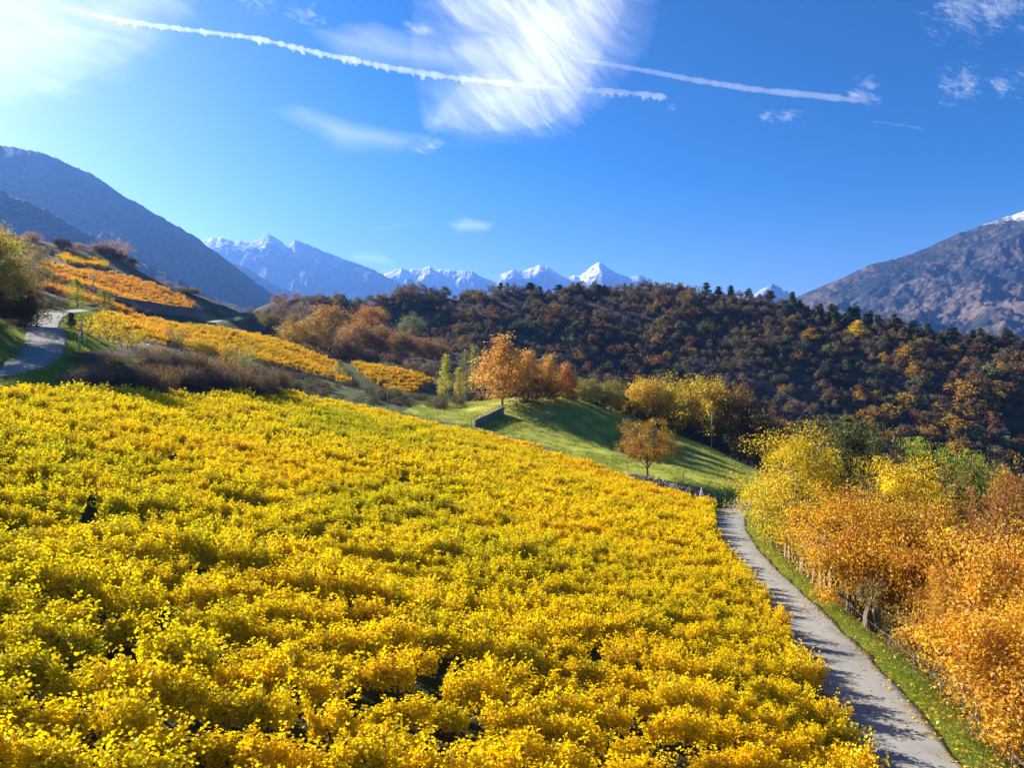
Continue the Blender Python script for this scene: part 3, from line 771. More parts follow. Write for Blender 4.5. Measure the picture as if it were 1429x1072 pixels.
# near trees (fine leaves)
arch('ash', 11, 9.5, 3.6, 1.6, 130, 150, 0.165, 0.52, 'round', tr=.17, limbs=34, twigs=3)
arch('walnut', 12, 8.0, 4.2, 1.2, 150, 165, 0.17, 0.60, 'wide', tr=.2, limbs=34, twigs=3)
arch('walnut2', 13, 7.0, 4.0, 0.7, 150, 165, 0.16, 0.55, 'wide', tr=.18, limbs=30, twigs=3)
arch('sparse', 14, 8.5, 3.8, 0.9, 120, 95, 0.16, 0.42, 'round', tr=.16, limbs=40, twigs=4)
arch('oak', 15, 9.0, 4.5, 1.0, 84, 230, 0.25, 0.66, 'round', tr=.25, limbs=20, twigs=1)
arch('shrub', 16, 2.4, 1.6, 0.05, 46, 40, 0.13, 0.28, 'round', tr=.05, limbs=14, stems=3)
# mid trees
arch('birch', 21, 12, 3.6, 1.0, 190, 55, 0.26, 0.55, 'tall', tr=.17, limbs=26, bark='bark_pale')
arch('round', 22, 10, 4.2, 0.8, 150, 55, 0.32, 0.7, 'round', tr=.2, limbs=18)
arch('broad', 23, 11, 5.6, 0.6, 200, 55, 0.34, 0.75, 'umbel', tr=.24, limbs=20)
arch('lone', 24, 8.5, 4.0, 1.8, 130, 80, 0.2, 0.5, 'wide', tr=.2, limbs=26, twigs=2)
arch('poplar', 25, 8, 1.9, 0.3, 80, 40, 0.22, 0.4, 'tall', tr=.1, limbs=14)
arch('scrub', 26, 3.2, 2.2, 0.02, 50, 38, 0.22, 0.4, 'round', tr=.06, limbs=12, stems=3)
arch('twiggy', 27, 2.6, 2.2, 0.02, 110, 38, 0.5, 0.34, 'bare', tr=.05, limbs=20, stems=4, aspect=0.07)
# far trees (coarse leaves)
for q in range(5): arch('far%d' % q, 40 + q, 6.5, (2.9, 3.3, 2.6, 3.0, 3.6)[q], 0.4, 44, 26, 0.5, 0.55, ('round', 'wide', 'tall', 'round', 'umbel')[q], tr=.14, limbs=8, mat='dull')
for q in range(3): arch('farshrub%d' % q, 50 + q, 3.0, 2.3, 0.02, 24, 20, 0.42, 0.42, 'round', tr=.06, limbs=6, stems=2)
for q in range(3): arch('pine%d' % q, 60 + q, 9.0, (2.4, 2.0, 2.9)[q], 1.4, 62, 34, 0.5, 0.42, 'pine', tr=.16, mat='needle', aspect=0.5)
for q in range(2): arch('twigtree%d' % q, 70 + q, 6.0, 2.8, 0.6, 70, 26, 0.8, 0.5, 'bare', tr=.13, limbs=12, aspect=0.07)

def tree(name, a, x, y, h, w, colr, label, cat='tree', group=None, z=None, rz=None):
    """A tree or bush: h = height, w = crown width, on the ground at x, y."""
    (cm, tm), h0_, r0_ = ARC[a]
    e = empty(name, (x, y, H1(x, y) if z is None else z), rs.uniform(0, 6.28) if rz is None else rz)
    sw = w / (2 * r0_); e.scale = (sw, sw, h / h0_)
    tag(e, label, cat, group)
    c = obj('crown', cm, e); c.color = (*colr, 1); t = obj('trunk', tm, e)
    return e

def tree_px(name, a, u, Y, vtop, wpx, colr, label, cat='tree', group=None):
    x, y = uY(u, Y); g = H1(x, y); top = at(u, vtop, Y)[2]
    return tree(name, a, x, y, max(0.8, top - g), wpx * Y / F, colr, label, cat, group, g)

GOLD, ORANGE, YELLOW, LIME = (0.56, 0.33, 0.025), (0.56, 0.235, 0.018), (0.66, 0.49, 0.025), (0.42, 0.42, 0.035)
RUST, OLIVE, DGREEN, GREEN = (0.27, 0.115, 0.035), (0.20, 0.175, 0.035), (0.065, 0.075, 0.018), (0.20, 0.26, 0.03)
BIRCH, BROWN, GREY, PINK = (0.74, 0.42, 0.08), (0.17, 0.095, 0.055), (0.20, 0.215, 0.10), (0.36, 0.23, 0.16)
T = tree_px
T('fruit_tree', 'lone', 905, 101, 590, 74, (0.44, 0.25, 0.025), 'small rust and gold tree standing alone at the lower edge of the meadow')
T('birch_tree', 'birch', 701, 135, 473, 84, BIRCH, 'tallest golden birch at the top of the meadow by the grey wall')
T('birch_tree', 'birch', 737, 139, 493, 58, (0.72, 0.42, 0.08), 'golden birch directly right of the tallest birch')
T('birch_tree', 'birch', 766, 142, 499, 48, (0.72, 0.44, 0.09), 'slim golden birch in the middle of the birch clump')
T('birch_tree', 'birch', 790, 145, 510, 40, (0.66, 0.31, 0.06), 'small orange birch at the right end of the clump')
T('bush', 'scrub', 742, 136, 528, 46, BROWN, 'brown leafless bush at the foot of the birch clump', 'bush')
T('bush', 'scrub', 772, 140, 532, 44, OLIVE, 'olive bush under the small orange birch', 'bush')
T('hedge_tree', 'round', 822, 149, 527, 42, (0.27, 0.26, 0.05), 'round grey-green tree at the left end of the meadow tree line')
T('hedge_tree', 'round', 852, 151, 529, 42, (0.36, 0.31, 0.055), 'small olive-yellow tree second in the meadow tree line')
T('hedge_tree', 'broad', 900, 154, 527, 66, (0.68, 0.47, 0.03), 'golden broad tree third in the meadow tree line')
T('hedge_tree', 'round', 940, 153, 531, 56, (0.60, 0.48, 0.03), 'yellow-green tree in the middle of the meadow tree line')
T('hedge_tree', 'broad', 985, 150, 527, 86, (0.62, 0.46, 0.025), 'largest golden-green tree of the meadow tree line behind the pale pole')
T('hedge_tree', 'broad', 1022, 147, 541, 66, (0.36, 0.20, 0.035), 'orange-brown tree near the right end of the meadow tree line')
T('hedge_tree', 'round', 1048, 144, 560, 46, (0.20, 0.115, 0.03), 'dark rust tree low in the meadow tree line')
T('hedge_tree', 'round', 1074, 141, 574, 52, (0.13, 0.125, 0.025), 'dark green tree at the right end of the meadow tree line')
for (u, Y, v, w) in [(835, 148, 553, 32), (872, 151, 556, 34), (915, 152, 565, 40), (955, 150, 575, 44), (1000, 146, 590, 46), (1035, 141, 606, 46), (1065, 138, 612, 40), (800, 146, 545, 30), (975, 148, 582, 40), (1018, 143, 598, 40), (890, 152, 562, 36)]:
    T('bush', 'scrub', u, Y, v, w, (0.12, 0.105, 0.03), 'dark bush filling the foot of the meadow tree line', 'bush', 'bushes under the meadow tree line')
T('ash_tree', 'ash', 1112, 57, 608, 132, (0.72, 0.55, 0.012), 'tall yellow-green ash beside the far bend of the road')
T('ash_tree', 'sparse', 1080, 67, 662, 92, (0.60, 0.52, 0.03), 'thin pale yellow tree leaning over the road bend')
T('oak_tree', 'oak', 1184, 84, 586, 112, (0.12, 0.13, 0.022), 'dark green oak behind the yellow roadside ash')
T('roadside_tree', 'walnut', 1202, 44, 688, 160, (0.74, 0.41, 0.018), 'orange roadside tree next to the yellow ash')
T('roadside_tree', 'ash', 1266, 52, 650, 128, (0.86, 0.60, 0.010), 'bright yellow-topped tree behind the orange roadside tree')
T('roadside_tree', 'walnut2', 1296, 42, 710, 168, (0.66, 0.36, 0.025), 'amber tree right of the orange roadside tree')
T('roadside_tree', 'sparse', 1374, 40, 702, 150, (0.40, 0.19, 0.03), 'rust brown half-bare tree near the right edge')
T('roadside_tree', 'sparse', 1416, 52, 664, 112, (0.38, 0.145, 0.03), 'dark red-brown tree behind the rust brown one at the right edge')
T('roadside_tree', 'walnut', 1440, 33, 736, 210, (0.70, 0.38, 0.02), 'large golden tree in front at the right edge')
T('roadside_tree', 'walnut2', 1462, 25.5, 850, 262, (0.70, 0.38, 0.02), 'nearest orange-gold tree filling the bottom right corner')
T('roadside_tree', 'walnut2', 1356, 35, 800, 150, (0.60, 0.32, 0.025), 'low amber tree overhanging the grass verge')
T('valley_tree', 'oak', 1240, 78, 640, 70, (0.48, 0.37, 0.04), 'olive-yellow tree between the dark oak and the green trees')
T('valley_tree', 'oak', 1292, 82, 616, 80, (0.36, 0.42, 0.04), 'fresh green round tree at the bottom of the valley')
T('valley_tree', 'oak', 1348, 82, 632, 64, (0.38, 0.42, 0.035), 'bright green tree right of the round green one')
T('valley_tree', 'oak', 1322, 70, 652, 84, (0.34, 0.26, 0.05), 'olive-brown tree in front of the two green trees')
T('valley_tree', 'round', 1386, 105, 640, 56, (0.14, 0.12, 0.03), 'dark olive tree at the right edge of the valley')
T('valley_tree', 'round', 1412, 84, 652, 52, (0.50, 0.31, 0.025), 'small golden tree behind the red-brown one')
T('valley_tree', 'twigtree0', 1216, 76, 668, 36, (0.12, 0.10, 0.09), 'grey leafless tree below the dark oak')
# left edge
T('ash_tree', 'ash', -12, 73, 322, 96, (0.50, 0.45, 0.03), 'large yellow-green tree at the left edge above the lane')
T('ash_tree', 'ash', -50, 78, 300, 100, (0.44, 0.27, 0.035), 'orange-tinged tree at the far left edge behind the yellow-green one')
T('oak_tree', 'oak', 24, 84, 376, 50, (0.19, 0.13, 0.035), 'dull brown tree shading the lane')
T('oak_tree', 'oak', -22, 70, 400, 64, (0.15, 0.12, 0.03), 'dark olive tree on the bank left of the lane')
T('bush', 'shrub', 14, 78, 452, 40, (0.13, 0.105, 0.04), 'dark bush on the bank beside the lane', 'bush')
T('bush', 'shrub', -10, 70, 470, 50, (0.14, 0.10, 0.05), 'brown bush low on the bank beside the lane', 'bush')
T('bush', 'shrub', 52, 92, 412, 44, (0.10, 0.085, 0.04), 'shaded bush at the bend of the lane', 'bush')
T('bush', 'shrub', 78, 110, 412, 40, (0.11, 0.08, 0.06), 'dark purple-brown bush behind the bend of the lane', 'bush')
T('pine_tree', 'pine1', 101, 84, 436, 15, (0.12, 0.15, 0.05), 'little dark pine on the grass verge of the lane')
T('young_tree', 'poplar', 110, 132, 388, 26, LIME, 'slender yellow-green tree left of the grey utility pole')
T('young_tree', 'poplar', 147, 138, 404, 30, (0.36, 0.33, 0.06), 'slender olive-yellow tree right of the grey utility pole')
T('olive_tree', 'round', 268, 226, 402, 28, (0.20, 0.19, 0.06), 'round olive tree at the end of the orange vineyard by the track')
T('bare_tree', 'twigtree0', 164, 240, 334, 50, PINK, 'round pinkish leafless tree on the ridge of the left hill')
T('bare_tree', 'twigtree1', 146, 238, 345, 30, PINK, 'small pinkish leafless tree beside the round one on the ridge')
T('yellow_bush', 'shrub', 150, 96, 437, 64, YELLOW, 'largest bright yellow bush beside the lane', 'bush')
T('yellow_bush', 'shrub', 126, 92, 450, 34, (0.62, 0.44, 0.03), 'bright yellow bush nearest the lane', 'bush')
T('yellow_bush', 'shrub', 186, 98, 460, 40, YELLOW, 'low bright yellow bush at the right end of the group', 'bush')
T('young_tree', 'poplar', 622, 160, 494, 24, (0.52, 0.50, 0.05), 'bright yellow-green pointed tree left of the birch clump')
T('young_tree', 'poplar', 640, 166, 512, 20, (0.50, 0.42, 0.05), 'small yellow pointed tree beside the bright yellow-green one')
T('young_tree', 'poplar', 661, 200, 480, 22, (0.36, 0.30, 0.06), 'dull gold pointed tree behind the tallest birch')
T('young_tree', 'poplar', 650, 196, 488, 18, (0.26, 0.26, 0.07), 'grey-green pointed tree left of the dull gold one')
T('young_tree', 'poplar', 474, 166, 502, 16, (0.30, 0.32, 0.12), 'pale grey-green sapling between the two yellow vine strips')
T('fruit_tree', 'round', 282, 113, 474, 36, (0.58, 0.42, 0.03), 'small yellow fruit tree on the terrace above the brown bushes')
T('fruit_tree', 'round', 322, 116, 484, 30, (0.46, 0.30, 0.04), 'small gold fruit tree right of the yellow one')
T('willow_bush', 'shrub', 338, 104, 486, 40, (0.26, 0.29, 0.10), 'grey-green willow bush at the right of the terrace', 'bush')
T('willow_bush', 'shrub', 290, 90, 498, 26, (0.24, 0.28, 0.10), 'grey-green upright bush in front of the brown thicket', 'bush')
T('willow_bush', 'shrub', 246, 113, 458, 28, (0.13, 0.16, 0.07), 'dark grey-green bush at the left of the terrace', 'bush')
T('oak_tree', 'oak', -64, 64, 378, 100, (0.16, 0.11, 0.03), 'unseen brown tree added past the left edge to shade the lane')  # stands out of view, added for its shadow on the lane
T('oak_tree', 'oak', -40, 92, 350, 100, (0.20, 0.13, 0.035), 'brown tree added behind the orange-tinged one to shade the lane')  # mostly beyond the frame, put in to throw shade on the lane
T('oak_tree', 'oak', 26, 92, 388, 62, (0.17, 0.115, 0.035), 'dark brown tree added to shade the upper bend of the lane')  # extra tree put in to darken the sunlit upper lane
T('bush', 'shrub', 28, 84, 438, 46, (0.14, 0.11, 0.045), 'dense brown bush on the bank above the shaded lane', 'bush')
# brown thicket between the vineyard and the terrace
for (u, Y, v, w, k) in [(112, 58, 516, 50, 0), (138, 60, 508, 54, 0), (165, 62, 510, 54, 1), (194, 65, 514, 50, 1), (222, 67, 518, 46, 2), (140, 70, 497, 60, 0), (205, 76, 488, 50, 1), (240, 80, 488, 60, 1), (275, 82, 494, 56, 2), (315, 86, 505, 56, 2), (350, 92, 508, 60, 1), (120, 66, 508, 46, 0), 
                        (225, 72, 510, 50, 2), (380, 98, 515, 46, 2), (258, 75, 512, 50, 1), (305, 80, 518, 50, 1), (340, 84, 520, 50, 2), (368, 88, 524, 40, 1)]:
    c_ = ((0.27, 0.20, 0.14), (0.14, 0.10, 0.07), (0.19, 0.12, 0.055))[k]
    T('thicket_bush', 'twiggy', u, Y, v, w, c_, ('pale pinkish leafless bush beside the lane verge', 'dark purple-brown leafless bush behind the vineyard edge', 'rusty brown leafless bush behind the vineyard edge')[k], 'bush', ('pale leafless bushes', 'dark leafless bushes', 'rusty leafless bushes')[k])
    T('thicket_bush', 'scrub', u + 8, Y + 2, v + 12, w * .7, tuple(q * .9 for q in c_), ('pale brown bush low beside the lane verge', 'dark brown bush low in the thicket', 'rusty leafy bush low in the thicket')[k], 'bush', ('pale low bushes', 'dark low bushes', 'rusty low bushes')[k])
for (u, Y, v, w, c_, lab) in [(172, 72, 500, 40, (0.30, 0.30, 0.06), 'olive-green bush breaking the brown thicket on its left'), (222, 80, 486, 34, (0.36, 0.30, 0.05), 'yellowish bush at the back of the brown thicket'), (262, 84, 492, 34, (0.20, 0.22, 0.07), 'grey-green bush in the middle of the brown thicket'), (330, 96, 500, 36, (0.42, 0.32, 0.05), 'golden bush at the right end of the brown thicket'), (360, 100, 510, 34, (0.24, 0.25, 0.08), 'green bush at the right end of the brown thicket')]:
    T('thicket_bush', 'scrub', u, Y, v, w, c_, lab, 'bush')
# bushes on the dark bank and ridge of the left hill
for i in range(34):
    u = rs.uniform(-10, 270); f_ = rs.rand(); Y = np.interp(u, [0, 60, 150, 270], [216, 222, 236, 250]) + rs.uniform(-4, 8)
    x, y = uY(u, Y)
    pale = u < 60 or f_ > .75
    tree('ridge_bush', 'twiggy' if f_ > .4 else 'farshrub%d' % rs.randint(3), x, y, rs.uniform(2.0, 3.6), rs.uniform(3.5, 6), (0.34, 0.24, 0.17) if pale else (0.10, 0.07, 0.06),
         'pale pinkish bush on the upper left hillside' if pale else 'dark brown bush along the bank above the orange vines', 'bush', 'pale bushes of the left hill' if pale else 'dark bushes of the left bank')
for i in range(26):
    u = rs.uniform(15, 62); Y = rs.uniform(120, 205); x, y = uY(u, Y); k = rs.randint(3)
    tree('slope_bush', 'scrub', x, y, rs.uniform(2.2, 4.0), rs.uniform(3, 5), ((0.42, 0.30, 0.12), (0.33, 0.30, 0.09), (0.24, 0.15, 0.09))[k], ('straw-coloured', 'olive-yellow', 'brown')[k] + ' bush on the slope left of the orange vines', 'bush', ('straw', 'olive', 'brown')[k] + ' bushes of the left slope')
for i in range(24):
    u = rs.uniform(60, 205); Y = np.interp(u, [60, 110, 205], [150, 158, 168]) + rs.uniform(-3, 2); x, y = uY(u, Y)
    tree('hedge_bush', 'scrub', x, y, rs.uniform(1.6, 2.8), rs.uniform(3, 4.6), (0.10, 0.075, 0.055), 'dark hedge bush between two bands of orange vines', 'bush', 'dark hedge between the orange vines')
for i in range(30):
    u = rs.uniform(280, 400); Y = rs.uniform(255, 330); x, y = uY(u, Y); k = rs.randint(3)
    tree('crest_bush', 'farshrub%d' % k, x, y, rs.uniform(2, 4), rs.uniform(3.5, 6), ((0.34, 0.26, 0.18), (0.22, 0.13, 0.09), (0.30, 0.17, 0.06))[k], ('pale', 'brown', 'orange-brown')[k] + ' bush on the crest behind the track', 'bush', ('pale', 'brown', 'orange') + () if False else ('pale', 'brown', 'orange-brown')[k] + ' bushes behind the track')

for i in range(46):
    u = rs.uniform(350, 455); Y = rs.uniform(286, 366); x, y = uY(u, Y); k = rs.randint(4)
    tree('hump_bush', ('farshrub%d' % (k % 3)) if k < 3 else 'far1', x, y, rs.uniform(2.2, 4.5), rs.uniform(3.5, 6.5), ((0.20, 0.12, 0.08), (0.27, 0.16, 0.06), (0.15, 0.105, 0.06), (0.34, 0.21, 0.06))[k], ('dull brown', 'orange-brown', 'dark brown', 'ochre')[k] + ' bush on the hump at the left end of the hill', 'bush', ('dull brown', 'orange-brown', 'dark brown', 'ochre')[k] + ' bushes of the hump')
# wooded spur in the middle distance
SPUR = [(378, 242, 436, 36, OLIVE, 'round', 'olive tree at the left end of the spur'), (412, 226, 446, 50, (0.50, 0.33, 0.03), 'round', 'round yellow-gold tree low at the left of the spur'),
        (440, 236, 440, 42, (0.42, 0.27, 0.05), 'round', 'dull gold tree right of the round yellow-gold one'), (395, 262, 418, 36, (0.24, 0.16, 0.12), 'twigtree0', 'grey-brown leafless tree behind the olive tree'),
        (425, 268, 420, 30, (0.28, 0.20, 0.13), 'twigtree1', 'pale leafless tree on the left of the spur'), (462, 262, 424, 48, (0.50, 0.29, 0.05), 'round', 'golden tree standing high on the left of the spur'),
        (497, 244, 446, 42, (0.46, 0.26, 0.05), 'round', 'amber tree in the middle of the spur'), (530, 246, 452, 40, (0.40, 0.24, 0.06), 'round', 'ochre tree right of the amber one'),
        (560, 240, 462, 44, (0.38, 0.24, 0.06), 'broad', 'ochre broad tree near the rock ledge'), (590, 246, 470, 40, (0.34, 0.20, 0.06), 'round', 'brownish tree at the right of the spur'),
        (520, 282, 426, 44, (0.50, 0.27, 0.05), 'round', 'golden tree high on the middle of the spur'), (575, 304, 440, 36, (0.22, 0.24, 0.10), 'round', 'grey-green round tree above the rock ledge'),
        (612, 250, 478, 34, (0.30, 0.19, 0.07), 'round', 'dull brown tree at the right end of the spur'), (480, 225, 470, 34, (0.28, 0.15, 0.06), 'round', 'reddish tree low in the middle of the spur'),
        (545, 222, 492, 34, (0.20, 0.12, 0.07), 'round', 'dark brown tree low near the small vine patch'), (510, 222, 486, 30, (0.24, 0.16, 0.08), 'round', 'brown tree above the small vine patch'),
        (575, 218, 500, 30, (0.26, 0.19, 0.10), 'twigtree0', 'pale leafless tree above the small vine patch'), (600, 214, 505, 28, (0.20, 0.14, 0.09), 'twigtree1', 'brown leafless tree right of the pale one'),
        (448, 206, 490, 28, (0.15, 0.12, 0.05), 'round', 'dark olive tree behind the terrace vines'), (425, 208, 480, 24, (0.14, 0.10, 0.05), 'round', 'dark tree at the upper corner of the terrace vines')]
for (u, Y, v, w, c_, a, lab) in SPUR: T('spur_tree', a, u, Y, v, w, c_, lab)
for i in range(60):
    u = rs.uniform(380, 650); Y = rs.uniform(202, 300); x, y = uY(u, Y); k = rs.randint(4)
    if in_poly([x], [y], STRIP_MID)[0] or in_poly([x], [y], STRIP_LOW)[0]: continue
    tree('spur_bush', ('farshrub%d' % (k % 3)) if k else 'twiggy', x, y, rs.uniform(2, 4.2), rs.uniform(3.5, 6.5), ((0.20, 0.13, 0.10), (0.26, 0.15, 0.06), (0.16, 0.10, 0.06), (0.20, 0.18, 0.07))[k],
         ('leafless', 'orange-brown', 'dark brown', 'olive')[k] + ' bush on the wooded spur', 'bush', ('leafless', 'orange-brown', 'dark brown', 'olive')[k] + ' bushes of the spur')
for i in range(90):
    u = rs.uniform(385, 650); Y = np.interp(u, [385, 450, 650], [112, 126, 140]) + rs.uniform(-6, 26); x, y = uY(u, Y); k = rs.randint(3)
    if in_poly([x], [y], STRIP_MID)[0] or in_poly([x], [y], STRIP_LOW)[0]: continue
    tree('gully_bush', 'scrub', x, y, rs.uniform(.7, 1.9), rs.uniform(1.6, 3.4), ((0.08, 0.085, 0.03), (0.13, 0.085, 0.055), (0.15, 0.15, 0.05))[k], ('dark green', 'brown', 'grey-green')[k] + ' low bush in the gully behind the vineyard', 'bush', ('dark green', 'brown', 'grey-green')[k] + ' bushes of the gully')

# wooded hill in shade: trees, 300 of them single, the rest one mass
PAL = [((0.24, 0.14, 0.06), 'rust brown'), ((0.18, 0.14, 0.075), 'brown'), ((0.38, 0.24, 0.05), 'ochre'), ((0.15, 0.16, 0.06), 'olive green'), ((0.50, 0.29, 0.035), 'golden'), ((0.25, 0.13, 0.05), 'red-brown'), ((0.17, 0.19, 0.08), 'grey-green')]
N_ = 14000
hx = rs.uniform(-95, 300, N_); hy = rs.uniform(236, 412, N_)
ok = np.ones(N_, bool); hz = H(hx, hy); pu, pv = to_px(hx, hy, hz)
ridgeY = np.interp(pu, [385, 440, 560, 700, 800, 900, 1000, 1100, 1200, 1300, 1429, 1600], [330, 362, 386, 390, 390, 386, 375, 360, 345, 325, 310, 290])
lowY = np.interp(pu, [385, 560, 650, 850, 1000, 1100, 1429], [318, 318, 305, 285, 275, 258, 240])
ok &= (hy < ridgeY + 6) & (hy > lowY) & (pu > 395) & (pu < 1620)
dens = 0.80 + 0.5 * fbm(hx / 22, hy / 22, 91, 3) - .38 * sstep(350, 380, hy) * (1 - sstep(40, 110, hx))
ok &= rs.rand(N_) < dens
cell = {}; sel = []
for i in np.where(ok)[0]:
    cx_, cy_ = int(hx[i] // 3.0), int(hy[i] // 3.0)
    if any((hx[i] - hx[j]) ** 2 + (hy[i] - hy[j]) ** 2 < 3.1 ** 2 for a in (-1, 0, 1) for b in (-1, 0, 1) for j in cell.get((cx_ + a, cy_ + b), ())): continue
    cell.setdefault((cx_, cy_), []).append(i); sel.append(i)
sel = np.array(sel)
hh = rs.uniform(2.6, 6.0, len(sel)) * (1 + 0.25 * fbm(hx[sel] / 30, hy[sel] / 30, 95, 2)); hw = hh * rs.uniform(0.85, 1.35, len(sel))
right = sstep(1050, 1350, pu[sel]); low = sstep(470, 600, pv[sel])
kinds = np.empty(len(sel), int)
for q in range(len(sel)):
    p = np.array([.26, .22, .12, .20, .03, .10, .07]) + right[q] * np.array([-.06, -.06, .10, -.05, .09, .03, -.02]) + (1 - low[q]) * np.array([.05, .05, -.02, -.05, -.01, .03, -.01])
    p = np.clip(p, 0.01, 1); kinds[q] = rs.choice(7, p=p / p.sum())
vis = (pu[sel] > 400) & (pu[sel] < 1440)
size = np.where(vis, hh * hw / hy[sel] ** 2, 0)
top = np.argsort(-size)[:285]
issolo = np.zeros(len(sel), bool); issolo[top] = True
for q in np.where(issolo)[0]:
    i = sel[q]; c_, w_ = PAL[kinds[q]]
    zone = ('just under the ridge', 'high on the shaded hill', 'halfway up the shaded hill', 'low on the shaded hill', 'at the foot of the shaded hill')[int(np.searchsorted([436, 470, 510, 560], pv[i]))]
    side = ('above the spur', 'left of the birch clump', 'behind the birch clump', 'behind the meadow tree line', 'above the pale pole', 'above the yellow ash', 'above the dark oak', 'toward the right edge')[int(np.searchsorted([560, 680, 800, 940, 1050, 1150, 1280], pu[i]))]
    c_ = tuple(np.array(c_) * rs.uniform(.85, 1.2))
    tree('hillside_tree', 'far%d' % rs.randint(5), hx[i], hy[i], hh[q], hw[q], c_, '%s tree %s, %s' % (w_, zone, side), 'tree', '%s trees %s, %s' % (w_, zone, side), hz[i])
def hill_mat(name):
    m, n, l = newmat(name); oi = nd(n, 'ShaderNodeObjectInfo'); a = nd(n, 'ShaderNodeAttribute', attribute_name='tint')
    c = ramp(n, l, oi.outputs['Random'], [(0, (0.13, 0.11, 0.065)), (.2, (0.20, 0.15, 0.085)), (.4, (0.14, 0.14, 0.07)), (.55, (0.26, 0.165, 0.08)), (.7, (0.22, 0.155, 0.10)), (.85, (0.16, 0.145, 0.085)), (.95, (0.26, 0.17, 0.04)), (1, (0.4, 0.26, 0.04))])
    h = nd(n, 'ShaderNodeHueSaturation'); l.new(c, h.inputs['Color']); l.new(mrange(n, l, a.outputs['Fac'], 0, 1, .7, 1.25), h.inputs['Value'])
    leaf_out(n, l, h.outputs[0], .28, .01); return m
M['hill'] = hill_mat('hill leaves')
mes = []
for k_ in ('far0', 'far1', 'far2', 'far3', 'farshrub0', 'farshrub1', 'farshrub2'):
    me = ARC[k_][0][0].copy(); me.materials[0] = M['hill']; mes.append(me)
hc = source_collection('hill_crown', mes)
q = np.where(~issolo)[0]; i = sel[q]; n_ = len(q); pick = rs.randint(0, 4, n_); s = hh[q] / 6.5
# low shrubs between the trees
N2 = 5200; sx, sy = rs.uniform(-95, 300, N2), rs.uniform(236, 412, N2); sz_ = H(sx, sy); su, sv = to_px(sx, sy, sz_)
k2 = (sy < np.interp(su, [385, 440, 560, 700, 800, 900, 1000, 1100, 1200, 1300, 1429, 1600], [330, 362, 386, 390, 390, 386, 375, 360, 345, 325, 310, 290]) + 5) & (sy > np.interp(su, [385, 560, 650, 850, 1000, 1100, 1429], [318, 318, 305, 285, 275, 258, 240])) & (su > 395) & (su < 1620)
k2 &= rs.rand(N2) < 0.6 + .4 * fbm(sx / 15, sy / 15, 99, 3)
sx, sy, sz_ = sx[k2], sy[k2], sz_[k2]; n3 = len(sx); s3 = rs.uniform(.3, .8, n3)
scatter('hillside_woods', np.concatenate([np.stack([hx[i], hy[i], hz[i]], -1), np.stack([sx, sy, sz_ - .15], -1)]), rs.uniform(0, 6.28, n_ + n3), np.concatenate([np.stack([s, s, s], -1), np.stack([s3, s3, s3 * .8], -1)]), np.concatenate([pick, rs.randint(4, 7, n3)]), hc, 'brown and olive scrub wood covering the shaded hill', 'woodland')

# pines along the ridge and in the right half of the hill
PIN = [(700, 391, 393), (731, 391, 389), (739, 391, 388), (756, 391, 398), (766, 391, 394), (782, 391, 396), (793, 391, 397), (801, 390, 393), (806, 390, 389), (812, 390, 392), (822, 390, 391), (832, 389, 395), (838, 389, 393), (850, 389, 399),
       (932, 383, 398), (947, 381, 397), (972, 379, 394), (981, 378, 393), (1000, 376, 395), (1012, 374, 393), (1025, 372, 397), (1046, 369, 391), (1057, 367, 401), (1075, 364, 404), (1103, 360, 401), (1122, 357, 410), (1135, 355, 406), (1150, 353, 405), (1163, 351, 408),
       (1180, 349, 407), (1188, 347, 405), (1197, 346, 410), (1207, 344, 404), (1214, 343, 412), (1222, 341, 420), (1240, 338, 430), (1252, 335, 426), (1262, 333, 428), (1275, 331, 433), (1290, 328, 431), (1303, 325, 440), (1318, 323, 436), (1335, 321, 442), (1352, 319, 446), (1368, 318, 440), (1382, 316, 450), (1398, 314, 446), (1415, 312, 452), (1432, 310, 450)]
def ORDN(k): return (ORD + ['twenty-' + q for q in ORD[:9]] + ['thirtieth'] + ['thirty-' + q for q in ORD[:9]] + ['fortieth'] + ['forty-' + q for q in ORD[:9]] + ['fiftieth'])[k]
PIN = [q for k_, q in enumerate(PIN) if q[0] > 1130 or k_ % 3 != 1]
for j, (u, Y, v) in enumerate(PIN):
    u += rs.uniform(-7, 7); Y += rs.uniform(-9, 3)
    x, y = uY(u, Y); g = H1(x, y); h_ = max(4.0, at(u, v, Y)[2] - g)
    tree('pine_tree', 'pine%d' % (j % 3), x, y, min(h_, 11) * rs.uniform(.5, .95), rs.uniform(4.8, 8.5), (0.07, 0.09, 0.045), '%s dark pine from the left on the ridge, %s' % (ORDN(j), 'below the snow peaks' if u < 860 else 'right of the snow peaks' if u < 1130 else 'by the right mountain'), 'pine',
         'pines on the ridge, ' + ('left' if u < 860 else 'middle' if u < 1130 else 'right'), g)
for j in range(16):
    u = rs.uniform(1090, 1440); Y = np.interp(u, [1100, 1429], [362, 306]) - rs.uniform(3, 50); x, y = uY(u, Y)
    tree('slope_pine', 'pine%d' % (j % 3), x, y, rs.uniform(5, 9), rs.uniform(3.6, 5.4), (0.07, 0.095, 0.045), 'dark green pine on the shaded hill, ' + ('above the yellow ash' if u < 1160 else 'above the dark oak' if u < 1280 else 'toward the right edge') + (', near the ridge' if Y > np.interp(u, [1100, 1429], [362, 306]) - 22 else ', lower down'), 'pine', 'pines on the shaded hill')
